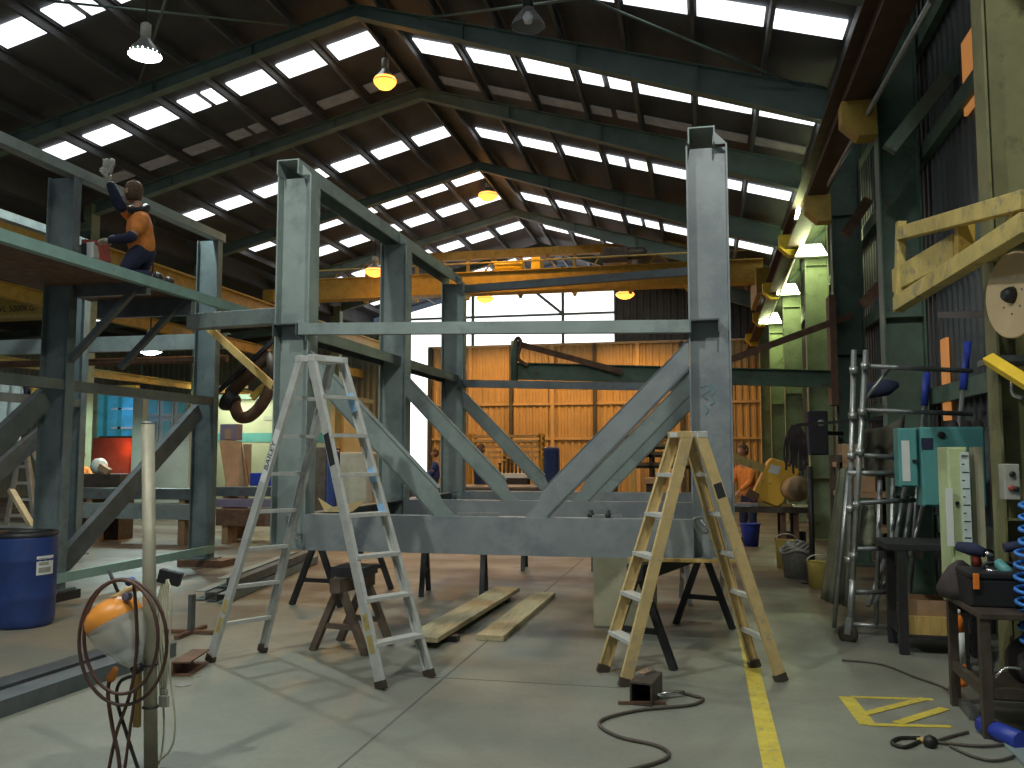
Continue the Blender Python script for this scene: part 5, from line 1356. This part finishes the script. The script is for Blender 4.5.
def head(par, c, face, m='skin', hairm='hair', s=1.0, cap=None):
    f = V(face).normalized(); sd = f.cross(Z_).normalized(); up = sd.cross(f)
    prof = []
    rows = []
    for i in range(13):
        t = -1 + 2 * i / 12; row = []
        for j in range(20):
            a = 2 * math.pi * j / 20
            rr = math.sqrt(max(0, 1 - t * t))
            fr = math.cos(a); 
            x = .074 * rr * math.sin(a) * (1 if t > -.2 else 1 + .35 * (t + .2))
            y = (.096 if fr < 0 else .092) * rr * fr + (.012 * (-t) if fr > 0 and t < 0 else 0)
            z = .118 * t
            # brow, nose, chin
            if fr > .93 and -.45 < t < .15: y += .022 * (1 - abs(t + .2) / .35)
            row.append(V(c) + (sd * x + f * y + up * z) * s)
        row.append(row[0]); rows.append(row)
    o = MB().quadgrid(rows).build('head', m, par)
    bm = bmesh.new(); bm.from_mesh(o.data); bmesh.ops.remove_doubles(bm, verts=bm.verts, dist=1e-5); bmesh.ops.recalc_face_normals(bm, faces=bm.faces); bm.to_mesh(o.data); bm.free()
    for p in o.data.polygons: p.use_smooth = True
    for k in (-1, 1):
        MB().lathe(V(c) + (f * .082 + sd * .03 * k + up * .008) * s, f, [(-.01, .012 * s), (.006, .01 * s), (.009, .003)], 10).build('eye', 'ink', o)
        MB().lathe(V(c) + (sd * .07 * k - f * .008 - up * .005) * s, sd * k + f * -.3, [(0, .026 * s), (.012, .03 * s), (.018, .02 * s)], 10).build('ear', m, o)
    MB().bar(V(c) + (f * .088 - up * .052 - sd * .022) * s, V(c) + (f * .088 - up * .052 + sd * .022) * s, .01, .008).build('mouth', 'redd', o)
    rows = []
    for i in range(8):
        t = -.75 + 1.75 * i / 7; row = []
        for j in range(17):
            a = math.radians(78 if t < .1 else 62 if t < .45 else 5) ; a = a + (2 * math.pi - 2 * a) * j / 16
            rr = math.sqrt(max(0, 1 - min(1, t) ** 2))
            row.append(V(c) + (sd * .084 * rr * math.sin(a) + f * .106 * rr * math.cos(a) + up * .130 * t) * s)
        rows.append(row)
    h = MB().quadgrid(rows).build('hard_hat' if cap else 'hair', cap or hairm, par)
    sm = h.modifiers.new('t', 'SOLIDIFY'); sm.thickness = .012 * s
    return o
def person(label, J, shirt, trousers, face, gloves='glove', hairm='hair', cap=None, s=1.0, sleeve=None, loc=None, kneel=False, tool_=None):
    """J: pelvis, chest, neck, head, and shoulder/elbow/wrist, hip/knee/ankle/toe pairs (a near the camera, b away)."""
    J = {k: V(v) for k, v in J.items()}
    t = thing('person', label, 'person', loc or J['pelvis'])
    ch, pe, nk = J['chest'], J['pelvis'], J['neck']
    waist = pe.lerp(ch, .45)
    names = ['pelvis']; vs = [pe, waist, ch, nk, nk.lerp(J['head'], .5)]; es = [(0, 1), (1, 2), (2, 3), (3, 4)]
    rs = [.135 * s, .125 * s, .15 * s, .058 * s, .052 * s]
    for q in 'ab':
        k = len(vs); vs += [J['sh' + q], J['el' + q], J['wr' + q]]; es += [(2, k), (k, k + 1), (k + 1, k + 2)]; rs += [.062 * s, .044 * s, .030 * s]
    for q in 'ab':
        k = len(vs); vs += [J['hip' + q], J['kn' + q], J['an' + q]]; es += [(0, k), (k, k + 1), (k + 1, k + 2)]; rs += [.088 * s, .062 * s, .042 * s]
    skin_part('body', vs, es, rs, 'skin', t, 2)
    # shirt with sleeves
    sv = [pe + (pe - waist) * .35, waist, ch, nk.lerp(ch, .25)]; se = [(0, 1), (1, 2), (2, 3)]; sr = [.178 * s, .175 * s, .195 * s, .09 * s]
    for q in 'ab':
        k = len(sv); e1 = J['sh' + q].lerp(J['el' + q], 1.0 if not sleeve else .8)
        sv += [J['sh' + q], e1]; se += [(2, k), (k, k + 1)]; sr += [.085 * s, .066 * s]
    skin_part('shirt', sv, se, sr, shirt, t, 2)
    for q in 'ab':
        st0 = J['sh' + q].lerp(J['el' + q], .70)
        skin_part('sleeve', [st0, J['el' + q], J['el' + q].lerp(J['wr' + q], 1.0)], [(0, 1), (1, 2)], [.068 * s, .064 * s, .048 * s], sleeve or shirt, t, 2)
    tv = [waist.lerp(pe, .2), pe]; te = [(0, 1)]; tr_ = [.150 * s, .165 * s]
    for q in 'ab':
        k = len(tv); tv += [J['hip' + q], J['kn' + q], J['an' + q]]; te += [(1, k), (k, k + 1), (k + 1, k + 2)]; tr_ += [.115 * s, .084 * s, .066 * s]
    skin_part('trousers', tv, te, tr_, trousers, t, 2)
    for q in 'ab':
        skin_part('boot', [J['an' + q], J['an' + q].lerp(J['to' + q], .4), J['to' + q]], [(0, 1), (1, 2)], [.06 * s, .055 * s, .045 * s], 'boot', t, 2)
        d = (J['wr' + q] - J['el' + q]).normalized()
        hand('glove' if gloves != 'skin' else 'hand', J['wr' + q] - d * .01, d, V(face) if abs(d.dot(V(face).normalized())) < .8 else -Z_, gloves, t, 1.12 * s)
    head(t, J['head'], face, s=s * 1.08, cap=cap, hairm=hairm)
    return t
# kneeling worker on the deck, one arm up to the rail
y0 = 9.25
DK = 3.70
P_ = lambda px, py, dy=0: AY(px, py, y0 + dy)
pel = P_(142, 256); pel.z = max(pel.z, DK + .42)
J = dict(pelvis=pel, chest=P_(141, 224), neck=P_(139, 208, .02), head=P_(133.5, 192, .02),
         sha=P_(143, 218, -.19), ela=P_(131, 238, -.30), wra=P_(109, 240, -.18),
         shb=P_(133, 216, .14), elb=P_(120, 207, -.10), wrb=P_(109, 181, -.25),
         hipa=pel + V((0, -.10, -.05)), kna=V((pel.x - .17, y0 - .13, DK + .105)), ana=V((pel.x + .27, y0 - .13, DK + .085)), toa=V((pel.x + .38, y0 - .13, DK + .055)),
         hipb=pel + V((0, .10, -.05)), knb=V((pel.x - .20, y0 + .14, DK + .105)), anb=V((pel.x + .24, y0 + .14, DK + .085)), tob=V((pel.x + .35, y0 + .14, DK + .055)))
wk = person('person in orange hi-vis shirt kneeling on the raised deck with one gloved arm raised', J, 'hivis', 'navy', V((-.95, .28, .05)), sleeve='navy', s=1.14)
skin_part('scarf', [P_(148, 207, .04), P_(142, 211, -.10), P_(132, 211, -.06), P_(129, 209, .06), P_(139, 207, .14)], [(0, 1), (1, 2), (2, 3), (3, 4)], [.062, .06, .045, .045, .05], 'black', wk, 2)
rg = thing('wiping_cloth', 'pale wiping cloth in the raised glove of the kneeling person', 'cloth', P_(107, 166, -.25))
rows = [[P_(102 + j * 2.3 + math.sin(i) * .8, 158 + i * 3.2 + (1.2 if j % 2 else 0), -.27 + .03 * math.sin(j * 2 + i)) for j in range(6)] for i in range(6)]
o = MB().quadgrid(rows).build('cloth', 'glove', rg); o.modifiers.new('t', 'SOLIDIFY').thickness = .015
tk = thing('drill_press', 'small red and white magnetic drill on the deck before the kneeling person', 'drill', P_(94, 262))
zb = DK + .002
_P = P_
def P_(px, py, dy=0):
    r_ = _P(px, py, dy); r_.z = max(r_.z, DK + .004); return r_
MB().box(P_(88, 262).x, P_(108, 262).x, y0 - .15, y0 + .05, zb, zb + .06).build('base', 'black', tk)
MB().bar(P_(93, 258) , P_(93, 243), .10, .10, X_).build('motor', 'white', tk)
MB().bar(P_(85.5, 263), P_(85.5, 240), .07, .06, X_).build('column', 'black', tk)
MB().bar(P_(84, 242), P_(106, 243), .07, .05, Y_).build('arm', 'redd', tk)
MB().bar(P_(103, 244), P_(106, 262), .10, .08, Y_).build('gearbox', 'redd', tk)
# standing and bending people further off
def standing(label, px, head_py, y, shirt, trousers, face, lean=0, s=1.0, cap=None, arms=((-.1, -.35), (.1, -.35)), hairm='hair', gl='skin', hd=None, sleeve=None):
    hp = AY(px, head_py, y); f = V(face).normalized(); sd = f.cross(Z_)
    H_ = hp.z + .12; k = H_ / 1.78 if not lean else 1.0
    pel = V((hp.x, y, .93 * k)) - f * (lean * .55)
    pel.z = .93 * k if not lean else .88
    nk = hp - Z_ * .17 * k - f * .02
    ch = pel.lerp(nk, .68)
    J = dict(pelvis=pel, chest=ch, neck=nk, head=hp)
    for q, sg, (dx, dz) in (('a', 1, arms[0]), ('b', -1, arms[1])):
        J['sh' + q] = ch + sd * sg * .19 * k + Z_ * .06
        J['el' + q] = J['sh' + q] + f * .12 - Z_ * .26 * k + sd * sg * .04
        J['wr' + q] = J['el' + q] + f * .22 + Z_ * dz * .3
        J['hip' + q] = pel + sd * sg * .1 - Z_ * .05
        J['kn' + q] = V((pel.x, pel.y, .48 * k)) + sd * sg * .12 + f * .06
        J['an' + q] = V((pel.x, pel.y, .09)) + sd * sg * .13
        J['to' + q] = J['an' + q] + f * .2 - Z_ * .045
    return person(label, J, shirt, trousers, face, gloves=gl, s=k, cap=cap, hairm=hairm, loc=(pel.x, pel.y, 0), sleeve=sleeve)
standing('person in rust orange shirt leaning over work behind the yellow saw', 743, 450, 17.0, 'hivis', 'navy', V((-.6, -.5, -.1)), lean=.25)
standing('person in a blue jacket standing by the bright doorway', 435, 453, 24.0, 'bluejkt', 'navy', V((-.8, -.3, 0)), sleeve='bluejkt')
standing('person in dark clothes and a pale cap near the bar rack', 481, 449, 20.7, 'navy', 'navy', V((.4, .8, 0)), sleeve='card')
standing('person in orange top bending at the bench behind the deck frame post', 81, 456, 16.8, 'hivis', 'navy', V((.7, -.4, -.2)), lean=.3)
hm = thing('welding_helmet', 'pale welding helmet resting on the beam beside the orange bending person', 'helmet', AY(100, 466, 15.0))
c = AY(99, 466, 14.9)
c = AY(99, 466, 15.2)
MB().lathe(c, V((.9, -.2, .4)), [(-.14, .06), (-.1, .13), (0, .16), (.1, .13), (.13, .05)], 18).build('shell', 'paper', hm)
MB().bar(c + V((.1, -.1, 0)), c + V((.32, -.1, -.12)), .1, .12).build('peak', 'card', hm)
single(MB().box(c.x - .45, c.x + .6, 15.05, 15.5, 0, c.z - .155), 'steel_crate', 'bench', 'dark steel crate under the pale welding helmet', 'crate', (c.x, 15, 0))

# ================================================================== LIGHT
w = bpy.data.worlds.new('world'); SC.world = w; w.use_nodes = True
bgn = w.node_tree.nodes['Background']; bgn.inputs[0].default_value = (.62, .80, 1.0, 1); bgn.inputs[1].default_value = WORLD_STRENGTH if 'WORLD_STRENGTH' in globals() else .09
SC.view_settings.view_transform = 'Standard'; SC.view_settings.look = 'None'
SC.view_settings.gamma = 1; SC.view_settings.use_curve_mapping = False
SC.view_settings.exposure = 0.2
